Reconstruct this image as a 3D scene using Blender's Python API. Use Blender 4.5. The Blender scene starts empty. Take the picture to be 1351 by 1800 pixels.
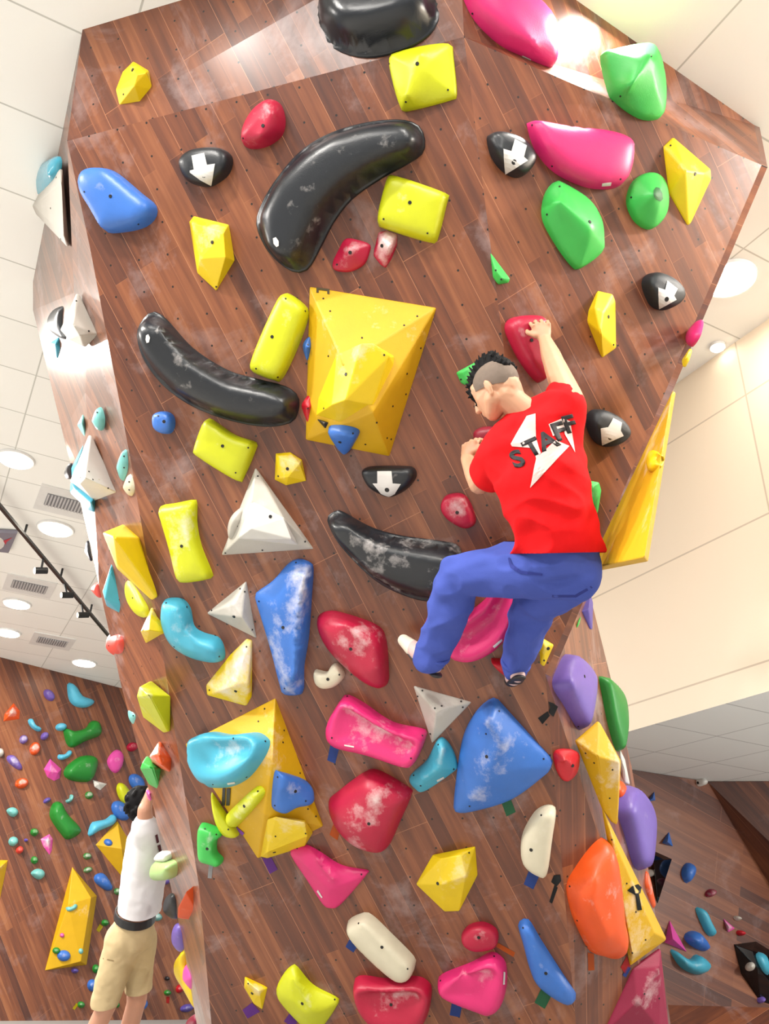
import bpy, bmesh, math, random
from mathutils import Vector, Matrix, noise
from mathutils.bvhtree import BVHTree
from mathutils.geometry import intersect_line_plane

random.seed(7)
S = bpy.context.scene
COL = S.collection
V = Vector

# ------------------------------------------------------------------ camera
PITCH, ROLL, FPX, CX, CY = math.radians(28.3), math.radians(2.29), 1500.0, 675.5, 900.0
CAM = V((0, 0, 0.75))
_u0 = V((0, -math.sin(PITCH), math.cos(PITCH)))
FWD = V((0, math.cos(PITCH), math.sin(PITCH)))
RGT = V((1, 0, 0)) * math.cos(ROLL) + _u0 * math.sin(ROLL)
UPV = _u0 * math.cos(ROLL) - V((1, 0, 0)) * math.sin(ROLL)
cd = bpy.data.cameras.new('camera'); cam = bpy.data.objects.new('camera', cd); COL.objects.link(cam)
cd.sensor_fit = 'VERTICAL'; cd.sensor_height = 36; cd.lens = FPX / 1800 * 36; cd.clip_end = 100
cam.matrix_world = Matrix(((RGT.x, UPV.x, -FWD.x, CAM.x), (RGT.y, UPV.y, -FWD.y, CAM.y), (RGT.z, UPV.z, -FWD.z, CAM.z), (0, 0, 0, 1)))
S.camera = cam

# ------------------------------------------------------------------ world, colour management, lamps and added fill lights
S.view_settings.view_transform = 'Standard'; S.view_settings.look = 'None'
S.view_settings.gamma = 1; S.view_settings.use_curve_mapping = False
S.view_settings.exposure = -0.02
w = bpy.data.worlds.new('world'); S.world = w; w.use_nodes = True
w.node_tree.nodes['Background'].inputs[0].default_value = (1.0, 0.97, 0.93, 1)
w.node_tree.nodes['Background'].inputs[1].default_value = 1.05
ZC = 4.7      # main ceiling height above the mats
def area(name, loc, target, size, power, color=(1, .96, .9), spread=180):
    l = bpy.data.lights.new(name, 'AREA'); l.shape = 'DISK'; l.size = size; l.energy = power; l.color = color
    l.spread = math.radians(spread)
    o = bpy.data.objects.new(name, l); COL.objects.link(o); o.location = loc
    o.rotation_euler = (V(target) - V(loc)).to_track_quat('-Z', 'Y').to_euler(); return o
area('ceiling_lamp_or_fill', (-1.6, 1.1, 4.64), (-1.5, 1.3, 0), .22, 95)
area('ceiling_lamp_or_fill', (.25, .75, 4.64), (.25, .9, 0), .16, 65)
area('ceiling_lamp_or_fill', (.985, 2.255, 4.66), (.97, 2.30, 0), .12, 26)
area('ceiling_lamp_or_fill', (-1.9, -.9, 4.64), (-1.6, .8, 0), .3, 90)
area('ceiling_lamp_or_fill', (1.6, -1.2, 4.64), (1.2, .8, 0), .3, 90)
area('ceiling_lamp_or_fill', (-3.5, 5.0, 4.64), (-3.5, 5.1, 0), .4, 90)
area('ceiling_lamp_or_fill', (-4.2, 2.0, 4.64), (-4.2, 2.1, 0), .6, 420)  # added fill over the left floor, bounces light up to the ceiling
area('ceiling_lamp_or_fill', (-5.2, 9.0, 4.64), (-5.2, 9.2, 0), .6, 620)  # added fill far left to brighten the ceiling, no fitting modelled
area('ceiling_lamp_or_fill', (-6.8, 4.6, 4.64), (-6.8, 4.8, 0), .6, 700)  # added unseen fill out to the left, lifts the ceiling by bounce
area('ceiling_lamp_or_fill', (-2.5, -3.5, 4.64), (-2.5, -3.5, 0), .6, 300)  # added fill behind the camera for more floor bounce
area('ceiling_lamp_or_fill', (3.4, 2.0, 4.64), (3.2, 2.6, 0), .5, 260)  # added fill that brightens the fascia, no fitting of its own
area('ceiling_lamp_or_fill', (5.6, 4.6, 2.2), (5.2, 4.9, 0), .5, 210)  # made-up fill below the low ceiling, lights the right back wall

def px_ray(x, y):
    return (x - CX) / FPX * RGT - (y - CY) / FPX * UPV + FWD
def at(x, y, dep):
    return CAM + px_ray(x, y) * dep
def on_plane(x, y, P, n):
    d = px_ray(x, y); return CAM + d * ((P - CAM).dot(n) / d.dot(n))
def on_z(x, y, z):
    return on_plane(x, y, V((0, 0, z)), V((0, 0, 1)))

# ------------------------------------------------------------------ materials
def lin(c):
    return tuple((v / 255 / 12.92) if v / 255 <= .04045 else ((v / 255 + .055) / 1.055) ** 2.4 for v in c) + (1,)
_m = {}
def nodes(name):
    m = bpy.data.materials.new(name); m.use_nodes = True
    nt = m.node_tree; return m, nt, nt.nodes['Principled BSDF']
def N(nt, t, **k):
    n = nt.nodes.new(t)
    for a, b in k.items(): setattr(n, a, b)
    return n
def plain(name, col, rough=.5, emit=0, chalk=0.0, scale=9.0, spec=.5, metal=0, bump=0.15, amt=.10):
    key = (name, col, rough, emit, chalk, scale)
    if key in _m: return _m[key]
    m, nt, b = nodes(name)
    b.inputs['Roughness'].default_value = rough
    b.inputs['Specular IOR Level'].default_value = spec
    b.inputs['Metallic'].default_value = metal
    c = lin(col)
    if not emit: c = tuple(v * .76 for v in c[:3]) + (1,)
    if emit:
        b.inputs['Base Color'].default_value = c
        b.inputs['Emission Color'].default_value = c; b.inputs['Emission Strength'].default_value = emit
        _m[key] = m; return m
    tc = N(nt, 'ShaderNodeTexCoord')
    n1 = N(nt, 'ShaderNodeTexNoise'); n1.inputs['Scale'].default_value = scale; n1.inputs['Detail'].default_value = 6
    nt.links.new(tc.outputs['Object'], n1.inputs['Vector'])
    mx = N(nt, 'ShaderNodeMix', data_type='RGBA')
    mx.inputs[6].default_value = tuple(v * (1 - amt) for v in c[:3]) + (1,); mx.inputs[7].default_value = tuple(min(1, v * (1 + amt)) for v in c[:3]) + (1,)
    nt.links.new(n1.outputs['Fac'], mx.inputs[0])
    out = mx.outputs[2]
    if chalk:
        n2 = N(nt, 'ShaderNodeTexNoise'); n2.inputs['Scale'].default_value = 5; n2.inputs['Detail'].default_value = 8; n2.inputs['Roughness'].default_value = .7
        nt.links.new(tc.outputs['Object'], n2.inputs['Vector'])
        r = N(nt, 'ShaderNodeValToRGB'); r.color_ramp.elements[0].position = .80 - .22 * chalk; r.color_ramp.elements[1].position = .98 - .14 * chalk
        at_ = N(nt, 'ShaderNodeAttribute'); at_.attribute_name = 'chalk'
        a1 = N(nt, 'ShaderNodeMath', operation='MULTIPLY_ADD'); a1.inputs[1].default_value = .30; nt.links.new(at_.outputs['Fac'], a1.inputs[0]); nt.links.new(n2.outputs['Fac'], a1.inputs[2])
        nt.links.new(a1.outputs[0], r.inputs[0])
        ml = N(nt, 'ShaderNodeMath', operation='MULTIPLY'); ml.inputs[1].default_value = min(.9, .4 + .5 * chalk)
        nt.links.new(r.outputs[0], ml.inputs[0])
        m2 = N(nt, 'ShaderNodeMix', data_type='RGBA'); m2.inputs[7].default_value = (.72, .68, .66, 1)
        nt.links.new(out, m2.inputs[6]); nt.links.new(ml.outputs[0], m2.inputs[0]); out = m2.outputs[2]
    nt.links.new(out, b.inputs['Base Color'])
    if bump:
        n3 = N(nt, 'ShaderNodeTexNoise'); n3.inputs['Scale'].default_value = 220
        nt.links.new(tc.outputs['Object'], n3.inputs['Vector'])
        bp = N(nt, 'ShaderNodeBump'); bp.inputs['Strength'].default_value = bump; bp.inputs['Distance'].default_value = .002
        nt.links.new(n3.outputs['Fac'], bp.inputs['Height']); nt.links.new(bp.outputs[0], b.inputs['Normal'])
    _m[key] = m; return m

def wood(name, angle=20, gloss=.32, holes=True, tint=(1, 1, 1), pw=.075, coat=.05, chalk=.5, mixf=.7, bw=.95):
    """varnished plank facing: diagonal planks, grain, T-nut holes on a 15 cm grid, chalk smudges; UV is in metres"""
    m, nt, b = nodes(name)
    L = nt.links.new
    uv = N(nt, 'ShaderNodeTexCoord')
    mp = N(nt, 'ShaderNodeMapping'); mp.inputs['Rotation'].default_value = (0, 0, math.radians(90 + angle))
    L(uv.outputs['UV'], mp.inputs['Vector'])
    br = N(nt, 'ShaderNodeTexBrick'); br.offset = .37; br.inputs['Scale'].default_value = 1
    br.inputs['Brick Width'].default_value = bw; br.inputs['Row Height'].default_value = pw
    br.inputs['Mortar Size'].default_value = .0011; br.inputs['Mortar Smooth'].default_value = .3
    br.inputs['Color1'].default_value = (0, 0, 0, 1); br.inputs['Color2'].default_value = (1, 1, 1, 1); br.inputs['Mortar'].default_value = (.9, .9, .9, 1)
    L(mp.outputs[0], br.inputs['Vector'])
    gm = N(nt, 'ShaderNodeMapping'); gm.inputs['Scale'].default_value = (1.6, 26, 1); L(mp.outputs[0], gm.inputs['Vector'])
    g = N(nt, 'ShaderNodeTexNoise'); g.inputs['Scale'].default_value = 1; g.inputs['Detail'].default_value = 5; L(gm.outputs[0], g.inputs['Vector'])
    ad = N(nt, 'ShaderNodeMix', data_type='FLOAT'); ad.inputs[0].default_value = mixf
    L(br.outputs['Color'], ad.inputs[2]); L(g.outputs['Fac'], ad.inputs[3])
    cr = N(nt, 'ShaderNodeValToRGB'); e = cr.color_ramp.elements
    cs = [(.2, (70, 42, 36)), (.38, (92, 53, 39)), (.5, (109, 63, 43)), (.62, (126, 75, 49)), (.8, (148, 94, 62))]
    e[0].position = cs[0][0]; e[1].position = cs[-1][0]
    def tc(c): return tuple(v * t for v, t in zip(lin(c)[:3], tint)) + (1,)
    e[0].color = tc(cs[0][1]); e[1].color = tc(cs[-1][1])
    for p, c in cs[1:-1]:
        q = e.new(p); q.color = tc(c)
    L(ad.outputs[0], cr.inputs[0]); out = cr.outputs[0]
    sm = N(nt, 'ShaderNodeMix', data_type='RGBA'); sm.inputs[7].default_value = tc((168, 112, 78))
    sf = N(nt, 'ShaderNodeMath', operation='MULTIPLY'); sf.inputs[1].default_value = .22; L(br.outputs['Fac'], sf.inputs[0])
    L(sf.outputs[0], sm.inputs[0]); L(out, sm.inputs[6]); out = sm.outputs[2]
    b2 = N(nt, 'ShaderNodeTexBrick'); b2.offset = .43; b2.inputs['Scale'].default_value = 1
    b2.inputs['Brick Width'].default_value = 2.4; b2.inputs['Row Height'].default_value = pw * 3; b2.inputs['Mortar Size'].default_value = .0016; b2.inputs['Mortar Smooth'].default_value = .5
    L(mp.outputs[0], b2.inputs['Vector'])
    s3 = N(nt, 'ShaderNodeMath', operation='MULTIPLY'); s3.inputs[1].default_value = .7; L(b2.outputs['Fac'], s3.inputs[0])
    s4 = N(nt, 'ShaderNodeMix', data_type='RGBA'); s4.inputs[7].default_value = tc((178, 122, 88)); L(s3.outputs[0], s4.inputs[0]); L(out, s4.inputs[6]); out = s4.outputs[2]
    # chalk smudges
    n2 = N(nt, 'ShaderNodeTexNoise'); n2.inputs['Scale'].default_value = 2.3; n2.inputs['Detail'].default_value = 9; n2.inputs['Roughness'].default_value = .66
    n2.inputs['Distortion'].default_value = .4
    L(uv.outputs['UV'], n2.inputs['Vector'])
    r2 = N(nt, 'ShaderNodeValToRGB'); r2.color_ramp.elements[0].position = .54; r2.color_ramp.elements[1].position = .78
    L(n2.outputs['Fac'], r2.inputs[0])
    ml = N(nt, 'ShaderNodeMath', operation='MULTIPLY'); ml.inputs[1].default_value = chalk; L(r2.outputs[0], ml.inputs[0])
    m2 = N(nt, 'ShaderNodeMix', data_type='RGBA'); m2.inputs[7].default_value = lin((178, 160, 160)); L(out, m2.inputs[6]); L(ml.outputs[0], m2.inputs[0]); out = m2.outputs[2]
    if holes:
        s = .15
        d = N(nt, 'ShaderNodeVectorMath', operation='SCALE'); d.inputs['Scale'].default_value = 1 / s; L(uv.outputs['UV'], d.inputs[0])
        a = N(nt, 'ShaderNodeVectorMath', operation='ADD'); a.inputs[1].default_value = (.5, .5, 0); L(d.outputs[0], a.inputs[0])
        fr = N(nt, 'ShaderNodeVectorMath', operation='FRACTION'); L(a.outputs[0], fr.inputs[0])
        sb = N(nt, 'ShaderNodeVectorMath', operation='SUBTRACT'); sb.inputs[1].default_value = (.5, .5, 0); L(fr.outputs[0], sb.inputs[0])
        ln = N(nt, 'ShaderNodeVectorMath', operation='LENGTH'); L(sb.outputs[0], ln.inputs[0])
        lt = N(nt, 'ShaderNodeMath', operation='LESS_THAN'); lt.inputs[1].default_value = .0052 / s; L(ln.outputs['Value'], lt.inputs[0])
        m3 = N(nt, 'ShaderNodeMix', data_type='RGBA'); m3.inputs[7].default_value = (.012, .01, .01, 1); L(out, m3.inputs[6]); L(lt.outputs[0], m3.inputs[0]); out = m3.outputs[2]
    L(out, b.inputs['Base Color'])
    b.inputs['Roughness'].default_value = gloss; b.inputs['Specular IOR Level'].default_value = .5; b.inputs['Coat Weight'].default_value = coat; b.inputs['Coat Roughness'].default_value = .22
    return m

# ------------------------------------------------------------------ object helpers
def tag(o, label=None, cat=None, group=None, kind=None):
    if label: o['label'] = label
    if cat: o['category'] = cat
    if group: o['group'] = group
    if kind: o['kind'] = kind
    return o
def link(name, me, mat=None, parent=None):
    o = bpy.data.objects.new(name, me); COL.objects.link(o)
    if mat: me.materials.append(mat)
    if parent:
        o.parent = parent; o.matrix_parent_inverse = Matrix.Translation(-parent.location)
    return o
def set_chalk(bm, fn):
    ly = bm.verts.layers.float.new('chalk')
    for v in bm.verts: v[ly] = max(0.0, min(1.0, fn(v.co)))
def from_bm(name, bm, mat=None, parent=None, smooth=False, origin=None):
    if origin is None:
        origin = sum((v.co for v in bm.verts), V()) / max(1, len(bm.verts))
    bmesh.ops.translate(bm, verts=bm.verts, vec=-origin)
    me = bpy.data.meshes.new(name); bm.to_mesh(me); bm.free()
    if smooth:
        for p in me.polygons: p.use_smooth = True
    o = link(name, me, mat, parent); o.location = origin
    return o
def bvh_of(bm): return BVHTree.FromBMesh(bm)
def cast(bvh, x, y):
    h = bvh.ray_cast(CAM, px_ray(x, y).normalized()); return (h[0], h[1]) if h[0] is not None else None
def facing(n, P):
    return n if n.dot(CAM - P) > 0 else -n

class Facet:
    def __init__(s, P, n, r=None):
        s.P = P; s.n = facing(n.normalized(), P)
        s.r = (r or s.n.cross(V((0, 0, 1)))).normalized()
        if s.r.dot(RGT) < 0: s.r = -s.r
        s.c = s.r.cross(s.n); 
        if s.c.z > 0: s.c = -s.c
    def at(s, x, y, h=0): return on_plane(x, y, s.P + s.n * h, s.n)
    def uv(s, p, o=None):
        d = p - (o or s.P); return (d.dot(s.r), d.dot(s.c))

def panel(name, pts, facet, mat, thick=.03, kind='structure', tris=None):
    """solid sheet: front polygon(s) on the facet, extruded backwards"""
    bm = bmesh.new(); ul = bm.loops.layers.uv.new('UVMap')
    vs = [bm.verts.new(p) for p in pts]
    bs = [bm.verts.new(p - facet.n * thick) for p in pts]
    for t in (tris or [tuple(range(len(pts)))]):
        bm.faces.new([vs[i] for i in t]); bm.faces.new([bs[i] for i in reversed(t)])
    for i in range(len(pts)):
        j = (i + 1) % len(pts); bm.faces.new((vs[i], bs[i], bs[j], vs[j]))
    bmesh.ops.recalc_face_normals(bm, faces=bm.faces)
    for f in bm.faces:
        for l in f.loops: l[ul].uv = facet.uv(l.vert.co)
    o = from_bm(name, bm, mat, origin=pts[0].copy()); tag(o, kind=kind); return o

def catmull(pts, n=48):
    m = len(pts); out = []
    # resample by arc length after dense evaluation
    dense = []
    for i in range(m):
        p0, p1, p2, p3 = [V(pts[(i + k - 1) % m]).to_2d() for k in range(4)]
        for j in range(8):
            t = j / 8
            dense.append(.5 * ((2 * p1) + (-p0 + p2) * t + (2 * p0 - 5 * p1 + 4 * p2 - p3) * t * t + (-p0 + 3 * p1 - 3 * p2 + p3) * t ** 3))
    L = [0]
    for i in range(len(dense)): L.append(L[-1] + (dense[(i + 1) % len(dense)] - dense[i]).length)
    k = 0
    for i in range(n):
        s = L[-1] * i / n
        while L[k + 1] < s: k += 1
        a, b = dense[k], dense[(k + 1) % len(dense)]
        t = (s - L[k]) / max(1e-9, L[k + 1] - L[k]); out.append(a.lerp(b, t))
    return out

PROF = {
 'dome': [(1 - math.cos(a), math.sin(a)) for a in [math.radians(d) for d in (0, 8, 18, 30, 42, 54, 66, 76, 85)]],
 'pillow': [(0, 0), (.005, .2), (.02, .42), (.07, .62), (.16, .76), (.3, .87), (.5, .95), (.75, .99), (.94, 1)],
 'cone': [(0, 0), (.004, .1), (.02, .2), (.06, .28), (.2, .42), (.45, .65), (.7, .86), (.85, .96), (.95, 1)],
 'flange': [(0, 0), (.01, .09), (.12, .12), (.15, .15), (.19, .34), (.26, .58), (.38, .80), (.52, .94), (.7, .99), (1, 1)],
 'dish': [(0, 0), (.01, .35), (.05, .65), (.13, .9), (.22, 1), (.34, .97), (.55, .8), (.75, .68), (.94, .62)],
}
HOLE = plain('bolt steel', (38, 36, 36), .4, metal=.3)
def near_poly(p, poly):
    if len(poly) == 1: return poly[0], 0.0
    best = None
    for i in range(len(poly) - 1):
        a, b = poly[i], poly[i + 1]; d = b - a
        t = max(0, min(1, (p - a).dot(d) / d.dot(d))); q = a + d * t
        if best is None or (q - p).length < best[0]: best = ((q - p).length, q, (i + t) / (len(poly) - 1))
    return best[1], best[2]

def bolts(bm_or_bvh, root, pts, r=.0085, name='bolt', mat=None):
    bv = bm_or_bvh
    for (x, y) in pts:
        h = cast(bv, x, y)
        if not h: continue
        p, n = h; n = facing(n, p)
        bm = bmesh.new()
        bmesh.ops.create_cone(bm, cap_ends=True, segments=14, radius1=r, radius2=r * .9, depth=.004)
        bmesh.ops.transform(bm, matrix=Matrix.Translation(p + n * .0005) @ n.to_track_quat('Z', 'Y').to_matrix().to_4x4(), verts=bm.verts)
        from_bm(name, bm, mat or HOLE, root)

def decal(name, px, bvh, mat, parent=None, off=.0025, cuts=3, fallback=None):
    """thin sheet lying on a surface; outline given in picture coordinates, laid onto the real mesh"""
    bm = bmesh.new()
    vs = [bm.verts.new((x, y, 0)) for x, y in px]
    es = [bm.edges.new((vs[i], vs[(i + 1) % len(vs)])) for i in range(len(vs))]
    bmesh.ops.triangle_fill(bm, use_beauty=True, edges=es)
    if cuts: bmesh.ops.subdivide_edges(bm, edges=bm.edges, cuts=cuts, use_grid_fill=True)
    return _lay(name, bm, bvh, mat, parent, off, fallback)
def _lay(name, bm, bvh, mat, parent, off, fallback=None):
    ns = V(); miss = []; last = None
    for v in bm.verts:
        x, y = v.co.x, v.co.y; h = cast(bvh, x, y)
        if h:
            n = facing(h[1], h[0]); ns += n; v.co = h[0] + n * off; last = h[0]
        else: miss.append((v, x, y))
    if last is None and fallback is None: bm.free(); return None
    ns = ns.normalized() if ns.length > 0 else fallback.n
    for v, x, y in miss:
        v.co = (fallback.at(x, y) if fallback else on_plane(x, y, last, ns)) + ns * off
    r = bmesh.ops.solidify(bm, geom=bm.faces[:], thickness=.0012)
    bmesh.ops.recalc_face_normals(bm, faces=bm.faces)
    return from_bm(name, bm, mat, parent)

class Hold:
    pass
def dome_hold(name, facet, px, ridge, h, prof, mat, conform=None, n=48, sharp=False, hr=None):
    """moulded hold: outline on the facet, height rising from the outline to a ridge line (both distances decide it)"""
    out = catmull(px, n)
    if conform is not None:
        hits = [cast(conform, q.x, q.y) for q in out]; ok = [c for c in hits if c]
        nn = sum((facing(c[1], c[0]) for c in ok), V()).normalized(); ctr = sum((c[0] for c in ok), V()) / len(ok)
        fc = Facet(ctr, nn); base = [(c[0] if c else fc.at(q.x, q.y)) for c, q in zip(hits, out)]
    else:
        fc = facet; base = [fc.at(q.x, q.y) for q in out]; nn = fc.n
    org = sum(base, V()) / len(base)
    def to2(p): d = p - org; return V((d.dot(fc.r), d.dot(fc.c)))
    P2 = [to2(b) for b in base]; Z = [(b - org).dot(nn) for b in base]
    R2 = [to2(fc.at(x, y, h)) for x, y in ridge]
    m = len(P2)
    segs = [(P2[i], P2[(i + 1) % m] - P2[i]) for i in range(m)]
    def dout(p):
        best = 1e9
        for a, d in segs:
            t = max(0.0, min(1.0, (p - a).dot(d) / max(1e-12, d.dot(d)))); best = min(best, (p - a - d * t).length_squared)
        return math.sqrt(best)
    def inside(p):
        c = False; k = m - 1
        for i in range(m):
            a, b = P2[i], P2[k]
            if (a.y > p.y) != (b.y > p.y) and p.x < (b.x - a.x) * (p.y - a.y) / (b.y - a.y) + a.x: c = not c
            k = i
        return c
    area2 = sum(P2[i].x * P2[(i + 1) % m].y - P2[(i + 1) % m].x * P2[i].y for i in range(m)); sg = 1 if area2 > 0 else -1
    x0, x1 = min(p.x for p in P2), max(p.x for p in P2); y0, y1 = min(p.y for p in P2), max(p.y for p in P2)
    big = max(x1 - x0, y1 - y0); st = big / (30 if n > 30 else 12)
    pts = list(P2); kinds = [0.0] * m
    thin = min(.012, big * .04)
    for ins in (thin * .12, thin * .45, thin):
        for i in range(m):
            t = (P2[(i + 1) % m] - P2[i - 1]).normalized(); q = P2[i] + V((-t.y, t.x)) * sg * ins
            if inside(q) and dout(q) > ins * .8: pts.append(q)
    r = 0; y = y0
    while y <= y1:
        x = x0 + (st / 2 if r % 2 else 0)
        while x <= x1:
            q = V((x, y))
            if inside(q) and dout(q) > thin * 1.4: pts.append(q)
            x += st
        y += st * .866; r += 1
    for a, b in zip(R2, R2[1:] + [R2[-1]]):
        for t in (0, .33, .66):
            q = a.lerp(b, t)
            if inside(q) and min((q - p).length for p in pts) > st * .3: pts.append(q)
    from mathutils.geometry import delaunay_2d_cdt
    vs, es, fs, *_ = delaunay_2d_cdt(pts, [(i, (i + 1) % m) for i in range(m)], [], 1, 1e-7)
    pf = PROF[prof]
    def prf(s):
        for (s0, z0), (s1, z1) in zip(pf, pf[1:]):
            if s <= s1: return z0 + (z1 - z0) * (s - s0) / (s1 - s0)
        return pf[-1][1]
    hs = hr or [1] * len(R2)
    bm = bmesh.new(); V3 = []; rim = []
    for p in vs:
        d0 = dout(p); q, t = near_poly(p, R2); d1 = (p - q).length; s_ = d0 / max(1e-9, d0 + d1)
        k = t * (len(R2) - 1); i0 = min(int(k), max(0, len(R2) - 2)); hh = hs[0] if len(R2) == 1 else hs[i0] * (1 - k + i0) + hs[i0 + 1] * (k - i0)
        w_ = 0; zb = 0
        if conform is not None:
            for pp, zz in zip(P2, Z):
                ww = 1 / ((p - pp).length_squared + 1e-6); w_ += ww; zb += ww * zz
            zb /= w_
        isr = d0 < 1e-6
        V3.append(bm.verts.new(org + fc.r * p.x + fc.c * p.y + nn * (zb + h * hh * prf(s_)))); rim.append(isr)
    for f in fs:
        try: bm.faces.new([V3[i] for i in f])
        except ValueError: pass
    inner = [v for v, r_ in zip(V3, rim) if not r_ and prof not in ('cone', 'flange')]
    for _ in range(2): bmesh.ops.smooth_vert(bm, verts=inner, factor=.35, use_axis_x=True, use_axis_y=True, use_axis_z=True)
    be = [e for e in bm.edges if e.is_boundary]
    ex = bmesh.ops.extrude_edge_only(bm, edges=be); nv = [g for g in ex['geom'] if isinstance(g, bmesh.types.BMVert)]
    bmesh.ops.translate(bm, verts=nv, vec=-nn * .010)
    bmesh.ops.recalc_face_normals(bm, faces=bm.faces)
    if bm.faces and sum((f.normal.dot(nn) for f in list(bm.faces)[:len(fs)])) < 0: bmesh.ops.reverse_faces(bm, faces=bm.faces)
    ph = random.uniform(-1, 1); upc = (-fc.c + fc.r * ph * .6).normalized()
    def ck(co):
        p = to2(co); q, t = near_poly(p, R2); d1 = (p - q).length; d0 = dout(p); s_ = d0 / max(1e-9, d0 + d1)
        return .15 + .85 * s_ * (.55 + .9 * max(-.5, min(.5, (co - org).dot(upc) / big)))
    set_chalk(bm, ck)
    bv = bvh_of(bm)
    o = from_bm(name, bm, mat, smooth=True, origin=org)
    return o, bv

def hull_hold(name, facet, base, tops, mat, conform=None, bevel=.006, soft=False, sink=.012):
    """cut-stone hold or plywood volume: convex body between a base outline and raised corner points"""
    bm = bmesh.new(); pts = []
    if conform is not None:
        hits = [cast(conform, x, y) for x, y in base]; ok = [q for q in hits if q]
        nn = sum((facing(q[1], q[0]) for q in ok), V()).normalized(); ctr = sum((q[0] for q in ok), V()) / len(ok)
        fc = Facet(ctr, nn)
        pts = [(q[0] if q else fc.at(x, y)) for q, (x, y) in zip(hits, base)]
    else:
        fc = facet; pts = [fc.at(x, y) for x, y in base]
    ctr = sum(pts, V()) / len(pts)
    allp = [p - fc.n * sink for p in pts] + [p + fc.n * .004 for p in pts] + [fc.at(x, y, h) for x, y, h in tops]
    for p in allp: bm.verts.new(p)
    r = bmesh.ops.convex_hull(bm, input=bm.verts)
    bmesh.ops.delete(bm, geom=list({g for g in r['geom_interior'] + r['geom_unused'] if isinstance(g, bmesh.types.BMVert)}), context='VERTS')
    if soft:
        bmesh.ops.subdivide_edges(bm, edges=bm.edges, cuts=2, use_grid_fill=True)
        for _ in range(3): bmesh.ops.smooth_vert(bm, verts=bm.verts, factor=.5, use_axis_x=True, use_axis_y=True, use_axis_z=True)
        c0 = sum((v.co for v in bm.verts), V()) / len(bm.verts)
        for v in bm.verts: v.co = c0 + (v.co - c0) * 1.1
    else:
        bmesh.ops.dissolve_limit(bm, angle_limit=math.radians(3), verts=bm.verts, edges=bm.edges)
    bmesh.ops.recalc_face_normals(bm, faces=bm.faces)
    hx = max((v.co - ctr).dot(fc.n) for v in bm.verts); rx = max((v.co - ctr).length for v in bm.verts); cdn = facet.c if facet else fc.c
    set_chalk(bm, lambda co: .15 + .6 * max(0, (co - ctr).dot(fc.n)) / hx - .35 * (co - ctr).dot(cdn) / rx)
    bv = bvh_of(bm); o = from_bm(name, bm, mat, smooth=soft, origin=ctr)
    if not soft and bevel:
        md = o.modifiers.new('Bevel', 'BEVEL'); md.width = bevel; md.segments = 2; md.limit_method = 'ANGLE'; md.angle_limit = math.radians(8)
    if soft:
        md = o.modifiers.new('Subdivision', 'SUBSURF'); md.levels = 1; md.render_levels = 1
    return o, bv
# ------------------------------------------------------------------ the climbing tower's faces
def cdir(x, y, z): return (x * RGT - y * UPV + z * FWD).normalized()
O_M = CAM + (-.112) * RGT + 1.016 * UPV + 3.86 * FWD
rM = cdir(.968, -.106, -.227); nM = rM.cross(cdir(.135, .984, .114))
FM = Facet(O_M, nM, rM)
A = FM.at(118, 248); B = FM.at(815, 65); J = FM.at(958, 1185); K = FM.at(1016, 1850)
Fp = on_z(145, 52, ZC); Gc = on_z(806, -145, ZC); I = on_z(1325, 220, ZC); E_ = on_z(1338, 290, 4.25)
ME = [FM.at(*q) for q in ((118, 248), (158, 435), (228, 800), (278, 1096), (350, 1560), (376, 1850))]   # left edge of the main face
FU1 = Facet(A, (B - A).cross(Fp - A), B - A)
FU2 = Facet(B, (E_ - B).cross(I - B), E_ - B)
FR = Facet(B, (E_ - B).cross(J - B))
N1 = at(1108, 1640, 4.28); N2 = at(1172, 1850, 4.42)
FR2 = Facet(J, (K - J).cross(N1 - J)); N2 = FR2.at(1160, 1850)
FR3 = Facet(J, (N1 - J).cross(at(1110, 1350, 4.75) - J))
S1, S2, S3, S4, S5 = [FR3.at(*q) for q in ((1028, 1012), (1075, 1200), (1110, 1350), (1146, 1570), (1185, 1850))]
TB = V((1.75, 4.3, ZC))
FR4 = Facet(E_, (J - E_).cross(TB - E_))
LC = on_z(58, 495, ZC); LC2 = at(58, 545, 5.72)
Cr = [at(112, 262, 4.2), at(130, 515, 4.55), at(150, 690, 4.7), at(166, 880, 4.76), at(174, 1030, 4.86)]
Lo = [at(213, 1205, 4.88), at(270, 1420, 4.9), at(322, 1660, 4.95), at(354, 1850, 5.0)]
L2o = [at(110, 760, 5.5), at(160, 960, 5.15)]
FL1 = Facet(FM.at(228, 800), (FM.at(278, 1096) - FM.at(228, 800)).cross(at(166, 880, 4.76) - FM.at(228, 800)))
FL1b = Facet(Lo[1], (Lo[2] - Lo[0]).cross(FM.at(330, 1420) - Lo[1]))
FL2 = Facet(Cr[2], (LC2 - Cr[2]).cross(L2o[1] - Cr[2]))
FU2b = Facet(B, (I - B).cross(Gc - B))
W_main = wood('plank facing')
W_up = wood('plank facing, upper', gloss=.3)
W_r = wood('plank facing, right', angle=45)
W_side = wood('plank facing, side', gloss=.3, chalk=.8, coat=.6)
panel('wall_main', ME + [K, J, B], FM, W_main, tris=[tuple(range(len(ME) + 3))])
panel('wall_top_left', [A, B, Gc, Fp], FU1, W_up)
panel('wall_top_right', [B, E_, I, Gc], FU2, W_r, tris=[(0, 1, 2), (0, 2, 3)])
panel('wall_right', [B, J, E_], FR, W_r)
panel('wall_lower_right', [J, K, N2, N1], FR2, W_main)
panel('wall_right_side', [J, N1, N2, S5, S4, S3, S2, S1], FR3, wood('plank facing, right side', gloss=.3, coat=.6, chalk=1.0, tint=(1.15, 1.15, 1.2)))  # paler tint and stronger smudges than the other faces
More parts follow.
